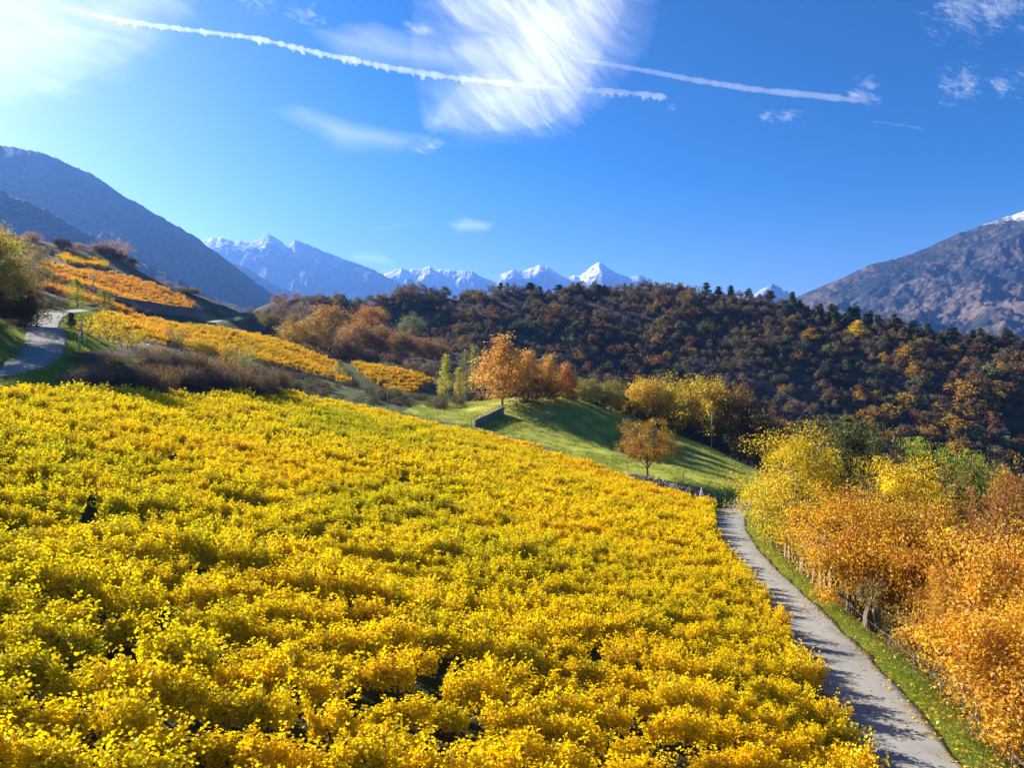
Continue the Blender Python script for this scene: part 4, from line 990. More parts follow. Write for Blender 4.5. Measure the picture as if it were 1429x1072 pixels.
for (u, vb, v, w, c_, lab) in [(1197, 473, 447, 24, (0.72, 0.50, 0.03), 'brightest yellow tree high on the right of the shaded hill'), (1132, 477, 458, 24, (0.44, 0.24, 0.04), 'orange-brown tree left of the brightest yellow one'), (1245, 588, 564, 30, (0.46, 0.26, 0.03), 'orange tree low on the right of the shaded hill'),
                              (1340, 566, 532, 36, (0.50, 0.29, 0.035), 'large golden-orange tree at the right of the shaded hill'), (1383, 530, 508, 26, (0.26, 0.29, 0.10), 'light grey-green tree at the right of the shaded hill'), (1215, 592, 568, 26, (0.42, 0.24, 0.03), 'amber tree above the dark oak'),
                              (1265, 575, 548, 26, (0.46, 0.30, 0.03), 'golden tree right of the low orange one'), (1330, 612, 580, 30, (0.50, 0.30, 0.03), 'golden tree near the foot of the hill at the right'), (1400, 560, 534, 26, (0.30, 0.15, 0.04), 'rust tree at the right edge of the hill'), (1160, 500, 478, 22, (0.24, 0.24, 0.06), 'olive tree left of the brightest yellow one')]:
    T('bright_tree', 'far%d' % (u % 5), u, hit(u, vb), v, w, c_, lab)
# right-hand slope behind the road trees
for i in range(40):
    u = rs.uniform(1110, 1440); Y = rs.uniform(118, 235); x, y = uY(u, Y); k = rs.randint(4)
    tree('valley_bush', ('far%d' if k else 'farshrub%d') % rs.randint(3), x, y, rs.uniform(3, 6), rs.uniform(3.5, 6), PAL[(0, 1, 3, 2)[k]][0], PAL[(0, 1, 3, 2)[k]][1] + ' tree in the valley behind the roadside trees', 'tree', PAL[(0, 1, 3, 2)[k]][1] + ' trees of the valley floor')
# ----------------------------------------------------------------- walls, posts, poles, fences
def stone_wall(name, path, h, th, label, cat='wall', stone=0.32, rows=None, mat='stone'):
    p = smooth_path(path, 0.25); seg = np.concatenate([[0], np.cumsum(np.linalg.norm(np.diff(p, axis=0), axis=1))]); L = seg[-1]
    c = p.mean(0); e = empty(name, (c[0], c[1], H1(*c))); tag(e, label, cat)
    core, st = MB(), MB()
    for k in range(int(L / 1.2)):
        a = (k + .5) * 1.2; x, y = np.interp(a, seg, p[:, 0]), np.interp(a, seg, p[:, 1]); x2, y2 = np.interp(a + .2, seg, p[:, 0]), np.interp(a + .2, seg, p[:, 1])
        core.box((x - c[0], y - c[1], H1(x, y) - e.location[2] + h / 2 - .25), (.64, th * .42, h / 2 + .18), math.atan2(y2 - y, x2 - x))
    rows = rows or max(2, int(h / (stone * .62)))
    for r_ in range(rows):
        a = rs.uniform(0, stone)
        while a < L:
            w = stone * rs.uniform(.6, 1.35); x, y = np.interp(a, seg, p[:, 0]), np.interp(a, seg, p[:, 1]); x2, y2 = np.interp(a + .2, seg, p[:, 0]), np.interp(a + .2, seg, p[:, 1])
            z = H1(x, y) - e.location[2] + (r_ + .5) * h / rows
            st.box((x - c[0], y - c[1], z + rs.normal(0, .02)), (w * .5, th * .5 * rs.uniform(.9, 1.15), h / rows * .5 * rs.uniform(.85, 1.1)), math.atan2(y2 - y, x2 - x) + rs.normal(0, .05), 0.025)
            a += w * 1.04
    obj('wall_core', core.me('wall_core', M[mat]), e); o = obj('stones', st.me('wall_stones', M[mat]), e); o['kind'] = 'stuff'
    return e
def pline(*q): return [uY(u, Y) for u, Y in q]
stone_wall('stone_wall', [(17, 98.3), (21, 95.8), (25.5, 93.2), (28.5, 93.3)], 1.2, .6, 'low dark dry-stone wall below the meadow at the far corner of the vineyard')
stone_wall('retaining_wall', pline((664, 118), (678, 121.5), (690, 125), (702, 128)), 1.25, .55, 'dark retaining wall with a picket fence on top at the edge of the meadow')
stone_wall('garden_wall', pline((650, 150), (668, 150), (694, 149)), 2.0, .6, 'grey stone wall at the foot of the golden birches')
stone_wall('terrace_wall', pline((155, 164), (190, 172), (230, 182), (285, 196)), 2.6, .8, 'long dark terrace wall below the orange vineyard', stone=.5)
stone_wall('track_wall', pline((305, 222), (325, 228), (350, 233), (372, 238)), 1.4, .6, 'low dark wall along the end of the track', stone=.45)
for (u, Y, w, h_, lab) in [(520, 262, 4.5, 1.5, 'pale rock ledge among the trees in the middle of the spur'), (548, 256, 5.0, 1.4, 'pale rock ledge right of the first one on the spur'), (505, 278, 4.0, 1.3, 'small pale rock ledge high on the spur')]:
    x, y = uY(u, Y); z = H1(x, y); r = np.random.RandomState(int(u))
    me = bpy.data.meshes.new('rock_ledge'); import bmesh
    bm = bmesh.new(); bmesh.ops.create_icosphere(bm, subdivisions=4, radius=1.0)
    for v in bm.verts:
        q = v.co; s_ = 1 + 0.30 * float(ridged(q.x * 1.4 + u, q.y * 1.4 + q.z * 2.2, 7, 4)); v.co = (q.x * w * s_, q.y * 2.0 * s_, (round(q.z * 3) / 3 * .6 + q.z * .4) * h_ * s_)
    bm.to_mesh(me); bm.free(); me.materials.append(M['rock'])
    o = obj('rock_ledge', me, None, (x, y, z + .2)); o.rotation_euler = (0, 0, .3); tag(o, lab, 'rock')

def pole(name, u, Y, h, rad, mat, label, arms=False, lean=0.0):
    x, y = uY(u, Y); e = empty(name, (x, y, H1(x, y))); tag(e, label, 'pole')
    mb = MB(); mb.tube([[0, 0, -.4], [lean * .3, 0, h * .5], [lean, 0, h]], [rad, rad * .9, rad * .72], 8); obj('shaft', mb.me('shaft', M[mat]), e)
    if arms:
        mb = MB(); mb.box((lean, 0, h - .35), (.7, .05, .06)); obj('crossarm', mb.me('crossarm', M['post']), e)
        for k in (-.6, 0, .6):
            mb = MB(); mb.tube([[lean + k, 0, h - .29], [lean + k, 0, h - .16], [lean + k, 0, h - .1]], [.05, .07, .03], 6); obj('insulator', mb.me('insulator', M['pole']), e)
    return e
pole('utility_pole', 994, 143, 7.6, .13, 'pole', 'pale utility pole in front of the meadow tree line', True)
pole('utility_pole', 133, 150, 6.2, .14, 'pole', 'grey utility pole among the terraces on the left', True)
pole('utility_pole', 932, 388, 6.0, .14, 'post', 'small mast on the ridge right of the snow peaks', True)
pole('vineyard_pole', 541, 112, 4.4, .07, 'post', 'tall thin dark post at the far edge of the big vineyard')
pole('fence_stake', 876, 104, 2.6, .06, 'post', 'thin stake left of the lone meadow tree')
pole('fence_stake', 1022, 138, 2.0, .06, 'post', 'short stake in the shaded part of the meadow')
pole('fence_stake', 955, 98, 1.9, .06, 'post', 'dark stake behind the low stone wall')
pole('fence_stake', 927, 147, 4.2, .06, 'post', 'thin dark stake at the foot of the meadow tree line')
pole('track_post', 242, 166, 1.9, .07, 'post', 'short post at the near end of the track')

def fence(name, pts, h, rad, label, mat='post', wires=(0.55, 0.95), wr=0.006, every=3.2, rails=False):
    p = smooth_path(pts, .3); seg = np.concatenate([[0], np.cumsum(np.linalg.norm(np.diff(p, axis=0), axis=1))]); n_ = int(seg[-1] / every) + 1
    px_ = [np.interp(k * every, seg, p[:, 0]) for k in range(n_)]; py_ = [np.interp(k * every, seg, p[:, 1]) for k in range(n_)]; pz_ = [H1(a, b) for a, b in zip(px_, py_)]
    e = empty(name, (px_[0], py_[0], pz_[0])); tag(e, label, 'fence'); tops = []
    for a, b, c in zip(px_, py_, pz_):
        t = np.array([a - px_[0], b - py_[0], c - pz_[0]]); ln = rs.normal(0, .04, 2); hh_ = h * rs.uniform(.92, 1.08)
        mb = MB(); mb.tube([[0, 0, -.3], [ln[0] * .5, ln[1] * .5, hh_ * .5], [ln[0], ln[1], hh_]], [rad * 1.1, rad, rad * .85], 6); o = obj('post', mb.me('fence_post', M[mat]), e, t); tops.append((t, ln, hh_))
    for w in wires:
        mb = MB(); q = []
        for i, (t, ln, hh_) in enumerate(tops):
            q.append(t + np.array([ln[0] * w, ln[1] * w, h * w]))
            if i + 1 < len(tops): q.append((t + tops[i + 1][0]) / 2 + np.array([0, 0, h * w - .03]))
        mb.tube(q, wr, 4); obj('rail' if rails else 'wire', mb.me('fence_wire', M['post' if rails else 'metal']), e)
    return e
vr = ROAD + 0; tr_ = np.gradient(ROAD, axis=0); tr_ /= np.linalg.norm(tr_, axis=1)[:, None]; rn = np.stack([tr_[:, 1], -tr_[:, 0]], -1)
sel_ = (ROAD[:, 1] > 8) & (ROAD[:, 1] < 62)
fence('wire_fence', (ROAD + rn * 3.25)[sel_][::8], 0.85, .022, 'thin wire fence on the grass verge right of the road', 'post', (.9,), .003)
fence('picket_fence', pline((658, 117), (678, 121.1), (690, 124.6), (704, 128)), 2.0, .05, 'weathered picket fence standing on the dark retaining wall', 'post', (.8, .95), .02, 1.0, True)
fence('wire_fence', [(21, 97), (25.6, 94.4), (28.8, 94.5), (33, 98)], 1.5, .05, 'short post fence above the low stone wall by the road bend', 'post', (.5, .9), .008, 1.6)
fence('lane_fence', pline((112, 72), (116, 82), (110, 96)), 1.3, .06, 'short fence of stakes along the lane verge', 'post', (.5, .9), .01, 3.0)
fence('terrace_fence', pline((128, 88), (150, 89), (175, 91), (190, 93)), 1.3, .05, 'row of grey pickets below the yellow bushes', 'post', (.5, .9), .015, .9, True)

# white netting cone at the vineyard corner
x, y = 25.6, 91.5; e = empty('netting_cone', (x, y, H1(x, y))); tag(e, 'white netting drawn up to a point at the vineyard corner by the road bend', 'netting')
mb = MB()
for k in range(16):
    a = k * math.pi / 8; mb.tube([[math.cos(a) * .75, math.sin(a) * .75, 0], [math.cos(a) * .42, math.sin(a) * .42, 1.2], [math.cos(a) * .05, math.sin(a) * .05, 2.7]], .02, 4)
for z in np.arange(.2, 2.6, .3):
    r_ = .75 * (1 - z / 2.75); mb.tube([[math.cos(a) * r_, math.sin(a) * r_, z] for a in np.linspace(0, 2 * math.pi, 17)], .03, 3)
e.scale = (.75, .75, .8); obj('net', mb.me('net', M['net']), e)
mb = MB(); mb.tube([[0, 0, -.2], [0, 0, 1.4], [0, 0, 2.85]], .04, 6); obj('stake', mb.me('net_stake', M['post']), e)

# posts at the road ends of the vine rows
PST = MB(); PST.tube([[0, 0, -.3], [.02, 0, 1.0], [.05, .01, 2.0]], [.05, .045, .04], 6); pme = PST.me('vineyard_post', M['post'])
edge = np.array(VINEYARD[13:23]); ey = edge[:, 1][::-1]; ex = edge[:, 0][::-1]
for k in range(6, 60, 3):
    y = k * 1.40 + 1.6; x = float(np.interp(y, ey, ex)) - .15 + rs.normal(0, .1)
    if y < 8: continue
    o = obj('vineyard_post', pme, None, (x, y, H1(x, y))); o.rotation_euler = (rs.normal(0, .05), .12 + rs.normal(0, .06), 0); o.scale = (.8, .8, rs.uniform(.55, .75))
    w_ = 'near the bottom of the photo' if y < 32 else 'halfway along the road' if y < 62 else 'near the far road bend'
    tag(o, 'post at the end of a vine row, ' + w_, 'post', 'row-end posts ' + w_)
# grey trunks at the road verge
for j, (u, Y, h_, w_, lab) in enumerate([(1094, 60, 3.2, 2.6, 'clump of pale bare trunks under the yellow ash'), (1116, 53.5, 2.4, 2.0, 'pale trunks right of the first clump on the verge'), (1128, 51, 3.0, 1.8, 'leaning pale trunk on the verge'), (1146, 47, 3.4, 2.2, 'grey straight trunk on the verge'), (1176, 43, 2.6, 2.2, 'dark stumps under the orange roadside tree'), (1200, 40, 2.3, 1.8, 'dark bare stems at the foot of the orange roadside tree')]):
    x, y = uY(u, Y); x += 1.0; e = empty('verge_tree', (x, y, H1(x, y))); tag(e, lab, 'tree')
    mb = MB(); r = np.random.RandomState(900 + j)
    for k in range(3 + j % 3):
        a = r.uniform(-.5, .5, 2); l_ = r.uniform(-.35, .35, 2); mb.tube([[a[0], a[1], -.3], [a[0] + l_[0] * .3, a[1] + l_[1] * .3, h_ * .5], [a[0] + l_[0], a[1] + l_[1], h_ * r.uniform(.8, 1.1)]], [.16, .12, .05], 6)
        for _ in range(3): mb.tube([[a[0] + l_[0] * .6, a[1] + l_[1] * .6, h_ * .7], [a[0] + r.normal(0, .4), a[1] + r.normal(0, .4), h_ * 1.05], [a[0] + r.normal(0, .8), a[1] + r.normal(0, .8), h_ * 1.4]], [.05, .03, .01], 4)
    obj('trunk', mb.me('verge_trunk', M['bark_pale' if j < 4 else 'bark']), e)
    (cm, _), h0_, r0_ = ARC['shrub']; c = obj('crown', cm, e, (0, 0, h_ * .55)); c.scale = (w_ / 4.2, w_ / 4.2, .75); c.color = (*((0.52, 0.48, 0.05) if j < 4 else (0.46, 0.36, 0.04)), 1)
for i in range(26):
    Y = rs.uniform(14, 60); k = np.argmin(np.abs(ROAD[:, 1] - Y)); q = ROAD[k] + rn[k] * rs.uniform(4.2, 6.5); c_ = ((0.24, 0.15, 0.06), (0.30, 0.24, 0.06), (0.17, 0.19, 0.03))[i % 3]
    tree('verge_shrub', 'shrub', q[0], q[1], rs.uniform(.7, 1.7), rs.uniform(1.2, 2.4), c_, ('brown', 'straw-yellow', 'green')[i % 3] + ' shrub at the back of the grass verge under the roadside trees', 'bush', ('brown', 'straw-yellow', 'green')[i % 3] + ' shrubs of the verge')

# ----------------------------------------------------------------- grass and fallen leaves
def gmat(name, stops):
    m, n, l = newmat(name); a = nd(n, 'ShaderNodeAttribute', attribute_name='tint'); leaf_out(n, l, ramp(n, l, a.outputs['Fac'], stops), .45, .02); return m
M['blade'] = gmat('grass blades', [(0, (0.10, 0.15, 0.012)), (.5, (0.19, 0.25, 0.018)), (.85, (0.30, 0.29, 0.04)), (1, (0.36, 0.27, 0.09))])
M['fallen'] = gmat('fallen leaves', [(0, (0.30, 0.13, 0.03)), (.5, (0.58, 0.32, 0.03)), (1, (0.72, 0.50, 0.04))])
M['pasture'] = gmat('pasture grass', [(0, (0.23, 0.28, 0.035)), (.5, (0.34, 0.39, 0.05)), (1, (0.46, 0.42, 0.10))])
def blades(name, x, y, h, w, label, mat='blade'):
    n_ = len(x); z = H(x, y); a = rs.uniform(0, 6.28, n_); L = h * rs.uniform(.5, 1.4, n_); ln = rs.normal(0, .45, (n_, 2)) * L[:, None]
    b0 = np.stack([x - np.cos(a) * w, y - np.sin(a) * w, z - .02], -1); b1 = np.stack([x + np.cos(a) * w, y + np.sin(a) * w, z - .02], -1); t = np.stack([x + ln[:, 0], y + ln[:, 1], z + L], -1)
    v = np.stack([b0, b1, t], 1).reshape(-1, 3); f = np.arange(n_ * 3).reshape(-1, 3)
    o = obj(name, mesh(name, v, f, M[mat], tint=np.repeat(np.clip(rs.normal(.45, .22, n_) + .25 * fbm(x / 1.5, y / 1.5, 5, 2), 0, 1), 3))); return tag(o, label, 'grass', kind='stuff')
def verge(n_, y0, y1, a, b):
    k = np.where((ROAD[:, 1] > y0) & (ROAD[:, 1] < y1))[0]
    w = 1 / (ROAD[k, 1] + 4); i = rs.choice(k, n_, p=w / w.sum()); t = rs.uniform(0, 1, n_)
    o = a + (b - a) * t ** 1.1
    q = ROAD[i] + rn[i] * o[:, None] + tr_[i] * rs.uniform(-.3, .3, n_)[:, None]
    return q[:, 0], q[:, 1]
gx1, gy1 = verge(70000, 6, 95, 1.66, 5.2); gx2, gy2 = verge(40000, 6, 95, -1.66, -3.2)
blades('verge_grass', np.concatenate([gx1, gx2]), np.concatenate([gy1, gy2]), .13, .013, 'short bright green grass along both sides of the road')
k = rs.choice(len(LANE), 16000); tl = np.gradient(LANE, axis=0); tl /= np.linalg.norm(tl, axis=1)[:, None]; ln_ = np.stack([tl[:, 1], -tl[:, 0]], -1)
q = LANE[k] + ln_[k] * (1.9 + rs.uniform(0, 5, 16000) ** 1.0)[:, None] + rs.normal(0, .2, (16000, 2))
q = q[~in_poly(q[:, 0], q[:, 1], VINEYARD)]
blades('lane_grass', q[:, 0], q[:, 1], .22, .035, 'sunlit green grass verge of the lane')
mx, my = rs.uniform(-25, 62, 160000), rs.uniform(92, 160, 160000); k = in_poly(mx, my, MEADOW) & (fbm(mx / 2.5, my / 2.5, 87, 3) > -.1)
d1, _ = near_path(mx, my, ROAD[::3]); k &= d1 > 2.2
blades('meadow_grass', mx[k], my[k], .30, .05, 'tufted grass of the sloping meadow', 'pasture')
def fallen(name, x, y, lift, size, label):
    n_ = len(x); c = np.stack([x, y, H(x, y) + lift], -1); N = np.array([0, 0, 1]) + rs.normal(0, .35, (n_, 3))
    v, f, k_ = leaves(rs, c, N, size * rs.uniform(.6, 1.3, n_), .75, .25)
    o = obj(name, mesh(name, v, f, M['fallen'], tint=np.repeat(rs.rand(n_), k_))); return tag(o, label, 'leaves', kind='stuff')
fx, fy = verge(5200, 6, 80, 1.2, 7.0); fx2, fy2 = verge(700, 6, 80, -1.7, 1.7); fx3, fy3 = verge(1600, 6, 90, -1.3, -2.6)
fallen('fallen_leaves', np.concatenate([fx, fx2, fx3]), np.concatenate([fy, fy2, fy3]), .115, .13, 'orange and yellow leaves fallen on the verge and the road edge')

# ----------------------------------------------------------------- clouds and contrails
def cloud_mat(name, scale, stretch, lo, hi, rot, seed, dens=1.0, fib=0.5, e0=-.34, e1=.15):
    """Thin ice cloud: scatters sunlight; holes and strands along the wind from noise in the sheet."""
    m, n, l = newmat(name)
    tc = nd(n, 'ShaderNodeAttribute', attribute_name='sheet'); ed = nd(n, 'ShaderNodeAttribute', attribute_name='tint')
    wv = nd(n, 'ShaderNodeTexNoise'); wv.inputs['Scale'].default_value = scale * .55; wv.inputs['Detail'].default_value = 3; l.new(tc.outputs['Vector'], wv.inputs['Vector'])
    ad = nd(n, 'ShaderNodeVectorMath', operation='MULTIPLY_ADD'); l.new(wv.outputs['Color'], ad.inputs[0]); ad.inputs[1].default_value = (.75 / scale, .75 / scale, 0); l.new(tc.outputs['Vector'], ad.inputs[2])
    r1 = nd(n, 'ShaderNodeMapping'); r1.inputs['Rotation'].default_value = (0, 0, -rot); r1.inputs['Location'].default_value = (seed, seed * 1.7, seed * .3); l.new(ad.outputs[0], r1.inputs['Vector'])
    def sc_(k, q):
        mp = nd(n, 'ShaderNodeMapping'); mp.inputs['Scale'].default_value = (k * q, k, 1); l.new(r1.outputs[0], mp.inputs['Vector']); return mp.outputs[0]
    a = noise(n, l, sc_(scale, min(1, stretch * 1.8)), 1.0, 8, 0.58)
    fb = noise(n, l, sc_(scale * 4.5, stretch * .5), 1.0, 6, 0.66)
    b = noise(n, l, sc_(scale * .5, 1), 1.0, 3, .5)
    s_ = math_(n, l, 'ADD', math_(n, l, 'MULTIPLY', a, .5), math_(n, l, 'MULTIPLY', b, .5))
    s_ = math_(n, l, 'ADD', s_, mrange(n, l, fb, .3, .7, -.13 * fib, .13 * fib))
    e_ = mrange(n, l, ed.outputs['Fac'], 0, 1, e0, e1)
    al = mrange(n, l, math_(n, l, 'ADD', s_, e_), lo, hi, 0, 1)
    al = math_(n, l, 'MULTIPLY', math_(n, l, 'POWER', al, 1.25), dens)
    t = nd(n, 'ShaderNodeBsdfTransparent'); d = nd(n, 'ShaderNodeBsdfTranslucent'); d.inputs['Color'].default_value = (.96, .97, 1, 1); f = nd(n, 'ShaderNodeBsdfDiffuse'); f.inputs['Color'].default_value = (.96, .97, 1, 1)
    mx = nd(n, 'ShaderNodeMixShader'); mx.inputs[0].default_value = .5; l.new(d.outputs[0], mx.inputs[1]); l.new(f.outputs[0], mx.inputs[2])
    m2 = nd(n, 'ShaderNodeMixShader'); l.new(al, m2.inputs[0]); l.new(t.outputs[0], m2.inputs[1]); l.new(mx.outputs[0], m2.inputs[2])
    o = nd(n, 'ShaderNodeOutputMaterial'); l.new(m2.outputs[0], o.inputs['Surface'])
    return m

def cloud(name, poly, Y0, slope, mat, label, layers=2, gap_=160, nu=40, nv=30):
    """Ice-cloud bank: sheets with relief, leaning back with height; poly is its outline as seen from the valley (photo pixels)."""
    P = np.array(poly, float); (u0, v0), (u1, v1) = P.min(0) - 6, P.max(0) + 6
    e = empty(name, at((u0 + u1) / 2, (v0 + v1) / 2, Y0)); tag(e, label, 'cloud'); base = np.array(e.location)
    for k in range(layers):
        U, V = np.meshgrid(np.linspace(u0, u1, nu), np.linspace(v0, v1, nv)); us, vs = U.ravel(), V.ravel()
        ins = in_poly(us, vs, poly); dmin = np.full(len(us), 1e9)
        for i in range(len(P)):
            a, b = P[i - 1], P[i]; ab = b - a; t = np.clip(((us - a[0]) * ab[0] + (vs - a[1]) * ab[1]) / (ab @ ab), 0, 1)
            dmin = np.minimum(dmin, np.hypot(us - a[0] - t * ab[0], vs - a[1] - t * ab[1]))
        w = .28 * min(u1 - u0, v1 - v0); edge_ = np.where(ins, .5 + .5 * np.clip(dmin / w, 0, 1), .5 - .5 * np.clip(dmin / (w * .5), 0, 1)); edge_[~ins] = np.maximum(edge_[~ins] - .12, 0)
        Yd = Y0 + slope * (vs - (v0 + v1) / 2) + k * gap_ + 60 * fbm(us / 110 + k * 9, vs / 110, 400 + k, 2)
        X = np.array([at(a, b, c) for a, b, c in zip(us, vs, Yd)]) - base
        i = (np.arange(nv - 1)[:, None] * nu + np.arange(nu - 1)[None]).ravel()
        f = np.stack([i, i + 1, i + nu + 1, i + nu], -1)
        f = f[edge_[f].max(1) > .03]
        me = mesh(name, X, f, mat[k % len(mat)], smooth=True, tint=edge_)
        at_ = me.attributes.new('sheet', 'FLOAT_VECTOR', 'POINT'); at_.data.foreach_set('vector', (np.stack([us / 100, vs / 100, np.full(len(us), k * 3.1)], -1)).astype(np.float32).ravel())
        obj('cloud_layer', me, e)
    return e
CA = [cloud_mat('cirrus a', .8, .34, .28, .80, .80, 3, .46, .9), cloud_mat('cirrus b', 1.5, .16, .36, .92, .66, 8, .46, 1.7), cloud_mat('cirrus c', 2.6, .12, .40, .92, .95, 12, .42, 1.9)]
CB = [cloud_mat('flake cloud a', 3.4, .6, .47, .80, .5, 15, .36, 1.0, -.26, .03), cloud_mat('flake cloud b', 6.5, .5, .49, .82, .3, 21, .32, 1.1, -.26, .03)]
CV_ = [cloud_mat('veil a', .6, .25, .34, 1.05, .35, 31, .28, 1.0), cloud_mat('veil b', 1.1, .2, .40, 1.05, .42, 38, .25, 1.2)]
CG = [cloud_mat('bright veil a', .55, .4, .20, .86, .5, 51, .36, .9), cloud_mat('bright veil b', 1.2, .2, .32, .92, .35, 58, .34, 1.6)]
cloud('cirrus_cloud', [(590, -40), (880, -40), (868, 20), (846, 60), (822, 110), (800, 150), (770, 172), (720, 182), (660, 184), (605, 172), (612, 150), (640, 122), (668, 95), (628, 68), (660, 55), (690, 48), (640, 30)], 11500, 9, CA, 'large bright cirrus cloud crossed by the contrail at the top centre', 3, nu=90, nv=70)
cloud('glow_veil', [(-160, -60), (330, -60), (260, 15), (235, 45), (190, 80), (110, 112), (0, 150), (-160, 170)], 11500, 9, CG, 'cirrus veil standing in for the sun glow, top left corner', 2, nu=70, nv=40)  # thin cirrus sheet, whitened to stand in for the sun's glare
cloud('cloud', [(548, 34), (590, 22), (632, 44), (618, 62), (565, 52)], 11500, 9, CB, 'small white cloud left of the large cirrus', nu=50, nv=40)
cloud('cloud', [(390, -6), (436, 0), (468, 22), (456, 42), (420, 32), (394, 16)], 11500, 9, CB, 'small white cloud above the long contrail', nu=50, nv=40)
cloud('cloud', [(320, -26), (398, -26), (392, 18), (362, 26), (330, 10)], 11500, 9, CB, 'small white cloud at the top edge left of centre', nu=50, nv=40)
cloud('cloud', [(1268, 44), (1290, -40), (1470, -40), (1470, 44), (1400, 46), (1364, 80), (1310, 64)], 11500, 9, CB, 'flaky cloud in the top right corner', 2, nu=70, nv=50)
cloud('cloud', [(1300, 96), (1345, 76), (1386, 96), (1380, 138), (1310, 150), (1290, 122)], 11500, 9, CB, 'scattered cloud flecks below the top right cloud', nu=60, nv=46)
cloud('cloud', [(1378, 116), (1410, 90), (1460, 90), (1460, 140), (1392, 144)], 11500, 9, CB, 'small cloud at the right edge of the sky', nu=50, nv=40)
cloud('cloud', [(1178, 138), (1188, 104), (1212, 94), (1236, 108), (1230, 144), (1205, 154)], 11500, 9, CB, 'hooked cloud puff at the right end of the thin contrail', nu=50, nv=40)
cloud('cloud', [(1048, 160), (1070, 146), (1122, 154), (1126, 172), (1060, 176)], 11500, 9, CB, 'small flat cloud below the thin contrail', nu=50, nv=30)
cloud('cloud', [(922, 144), (944, 126), (968, 148), (954, 168), (928, 160)], 11500, 9, CB, 'tiny cloud puff at the right end of the long contrail', nu=40, nv=40)
cloud('cloud', [(550, 214), (600, 182), (632, 198), (618, 222), (570, 226)], 11500, 9, CB, 'small pale cloud below the large cirrus', nu=50, nv=40)
cloud('thin_cloud', [(580, -60), (940, -60), (910, 50), (860, 130), (800, 190), (660, 200), (590, 180), (580, 80)], 11900, 9, CV_, 'thin veil of cirrus spreading round the large bright cloud', nu=60, nv=50)
cloud('thin_cloud', [(370, 150), (420, 146), (520, 172), (600, 190), (560, 214), (470, 212), (440, 190)], 11500, 9, CV_, 'faint streak of cirrus in the middle left of the sky')
cloud('thin_cloud', [(430, 40), (520, 30), (600, 60), (640, 90), (560, 96), (480, 80)], 11500, 9, CV_, 'faint cirrus above the long contrail')
cloud('thin_cloud', [(620, 312), (650, 304), (690, 312), (680, 322), (640, 324)], 11500, 9, CV_, 'faint small cloud low over the snow peaks')
cloud('thin_cloud', [(470, 360), (500, 346), (540, 352), (560, 372), (500, 372)], 11500, 9, CV_, 'faint cloud behind the left snowy mountain')

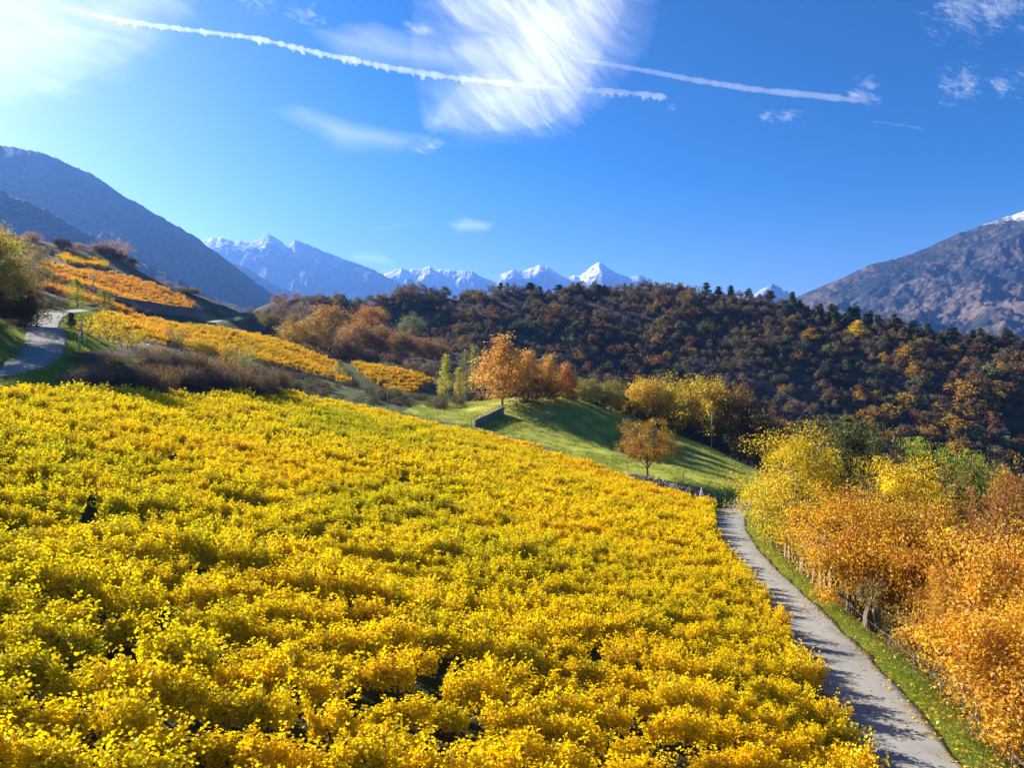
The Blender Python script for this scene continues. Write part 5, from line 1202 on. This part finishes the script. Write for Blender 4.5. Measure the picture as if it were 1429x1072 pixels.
m, n, l = newmat('contrail ice'); vs_ = nd(n, 'ShaderNodeVolumeScatter'); vs_.inputs['Color'].default_value = (1, 1, 1, 1); vs_.inputs['Density'].default_value = 0.02; vs_.inputs['Anisotropy'].default_value = 0.45
o = nd(n, 'ShaderNodeOutputMaterial'); l.new(vs_.outputs[0], o.inputs['Volume']); M['ice'] = m
def contrail(name, pts, r0, r1, puff, label, Y0=11200, seed=1, dens=None):
    """A lumpy rope of ice cloud; puffs hang from its lower side."""
    r = np.random.RandomState(seed); p = smooth_path(pts, 3.0); n_ = len(p); k = 10
    W_ = np.array([at(a, b, Y0 + 1.2 * (a - 500)) for a, b in p]); t = np.linspace(0, 1, n_)
    rad = (r0 + (r1 - r0) * t) * (1 + (.34 if puff else .16) * fbm(np.arange(n_) / 2.2, np.zeros(n_) + seed, seed, 3)) * np.clip(np.minimum(t, 1 - t) * 9, .08, 1)
    mb = MB(); mb.tube(W_, np.maximum(rad, 4), k)
    v = np.concatenate(mb.v); v[:, 2] += 10 * fbm(v[:, 0] / 40, v[:, 1] / 40 + v[:, 2] / 40, seed, 2); mb.v = [v]
    mt = M['ice']
    if dens:
        mt = M['ice'].copy(); mt.node_tree.nodes['Volume Scatter'].inputs['Density'].default_value = dens
    e = empty(name, W_[0]); tag(e, label, 'contrail'); o = obj('trail', mb.me('trail', mt, smooth=True), e); o.location = -W_[0]
    if puff:
        L = np.concatenate([[0], np.cumsum(np.linalg.norm(np.diff(W_, axis=0), axis=1))])
        import bmesh
        proto = []
        for q in range(5):
            bm = bmesh.new(); bmesh.ops.create_icosphere(bm, subdivisions=3, radius=1.0)
            for v_ in bm.verts:
                c = v_.co; v_.co = c * (1 + .28 * float(fbm(c.x * 1.7 + q * 9, c.y * 1.7 + c.z * 1.3, 60 + q, 3)))
            me = bpy.data.meshes.new('puff'); bm.to_mesh(me); bm.free(); me.materials.append(mt); me.polygons.foreach_set('use_smooth', np.ones(len(me.polygons), bool)); proto.append(me)
        a = puff
        while a < L[-1]:
            c = np.array([np.interp(a, L, W_[:, i]) for i in range(3)]); rr = np.interp(a, L, rad)
            if rr > 12:
                o = obj('puff', proto[r.randint(5)], e); o.location = Vector(c - W_[0] + np.array([0, 0, -rr * r.uniform(.95, 1.35)])); s_ = rr * r.uniform(.35, .95); o.scale = (s_, s_, s_ * r.uniform(.9, 1.3)); o.rotation_euler = (r.uniform(0, 6), 0, r.uniform(0, 6))
            a += puff * r.uniform(.5, 1.9)
    return e
contrail('contrail', [(70, 4), (160, 26), (270, 42), (350, 52), (440, 72), (540, 93), (620, 106), (700, 115), (790, 123), (830, 126)], 34, 46, 150, 'long bumpy contrail running from the top left to the large cirrus', seed=3, dens=.0030)
contrail('contrail', [(806, 124), (850, 127), (890, 130), (934, 136)], 40, 48, 85, 'short puffy contrail end right of the large cirrus', seed=9, dens=.0027)
contrail('contrail', [(778, 79), (830, 86), (900, 98), (980, 113), (1060, 125), (1140, 133), (1214, 142)], 36, 60, 0, 'thin smooth contrail on the right of the sky', seed=14, dens=.0024)
contrail('contrail', [(1214, 168), (1250, 173), (1290, 180)], 14, 18, 0, 'faint short contrail low in the right part of the sky', seed=17, dens=.0022)
contrail('contrail', [(510, 322), (560, 314), (600, 306)], 16, 12, 0, 'faint short contrail low in the middle of the sky', seed=18, dens=.002)
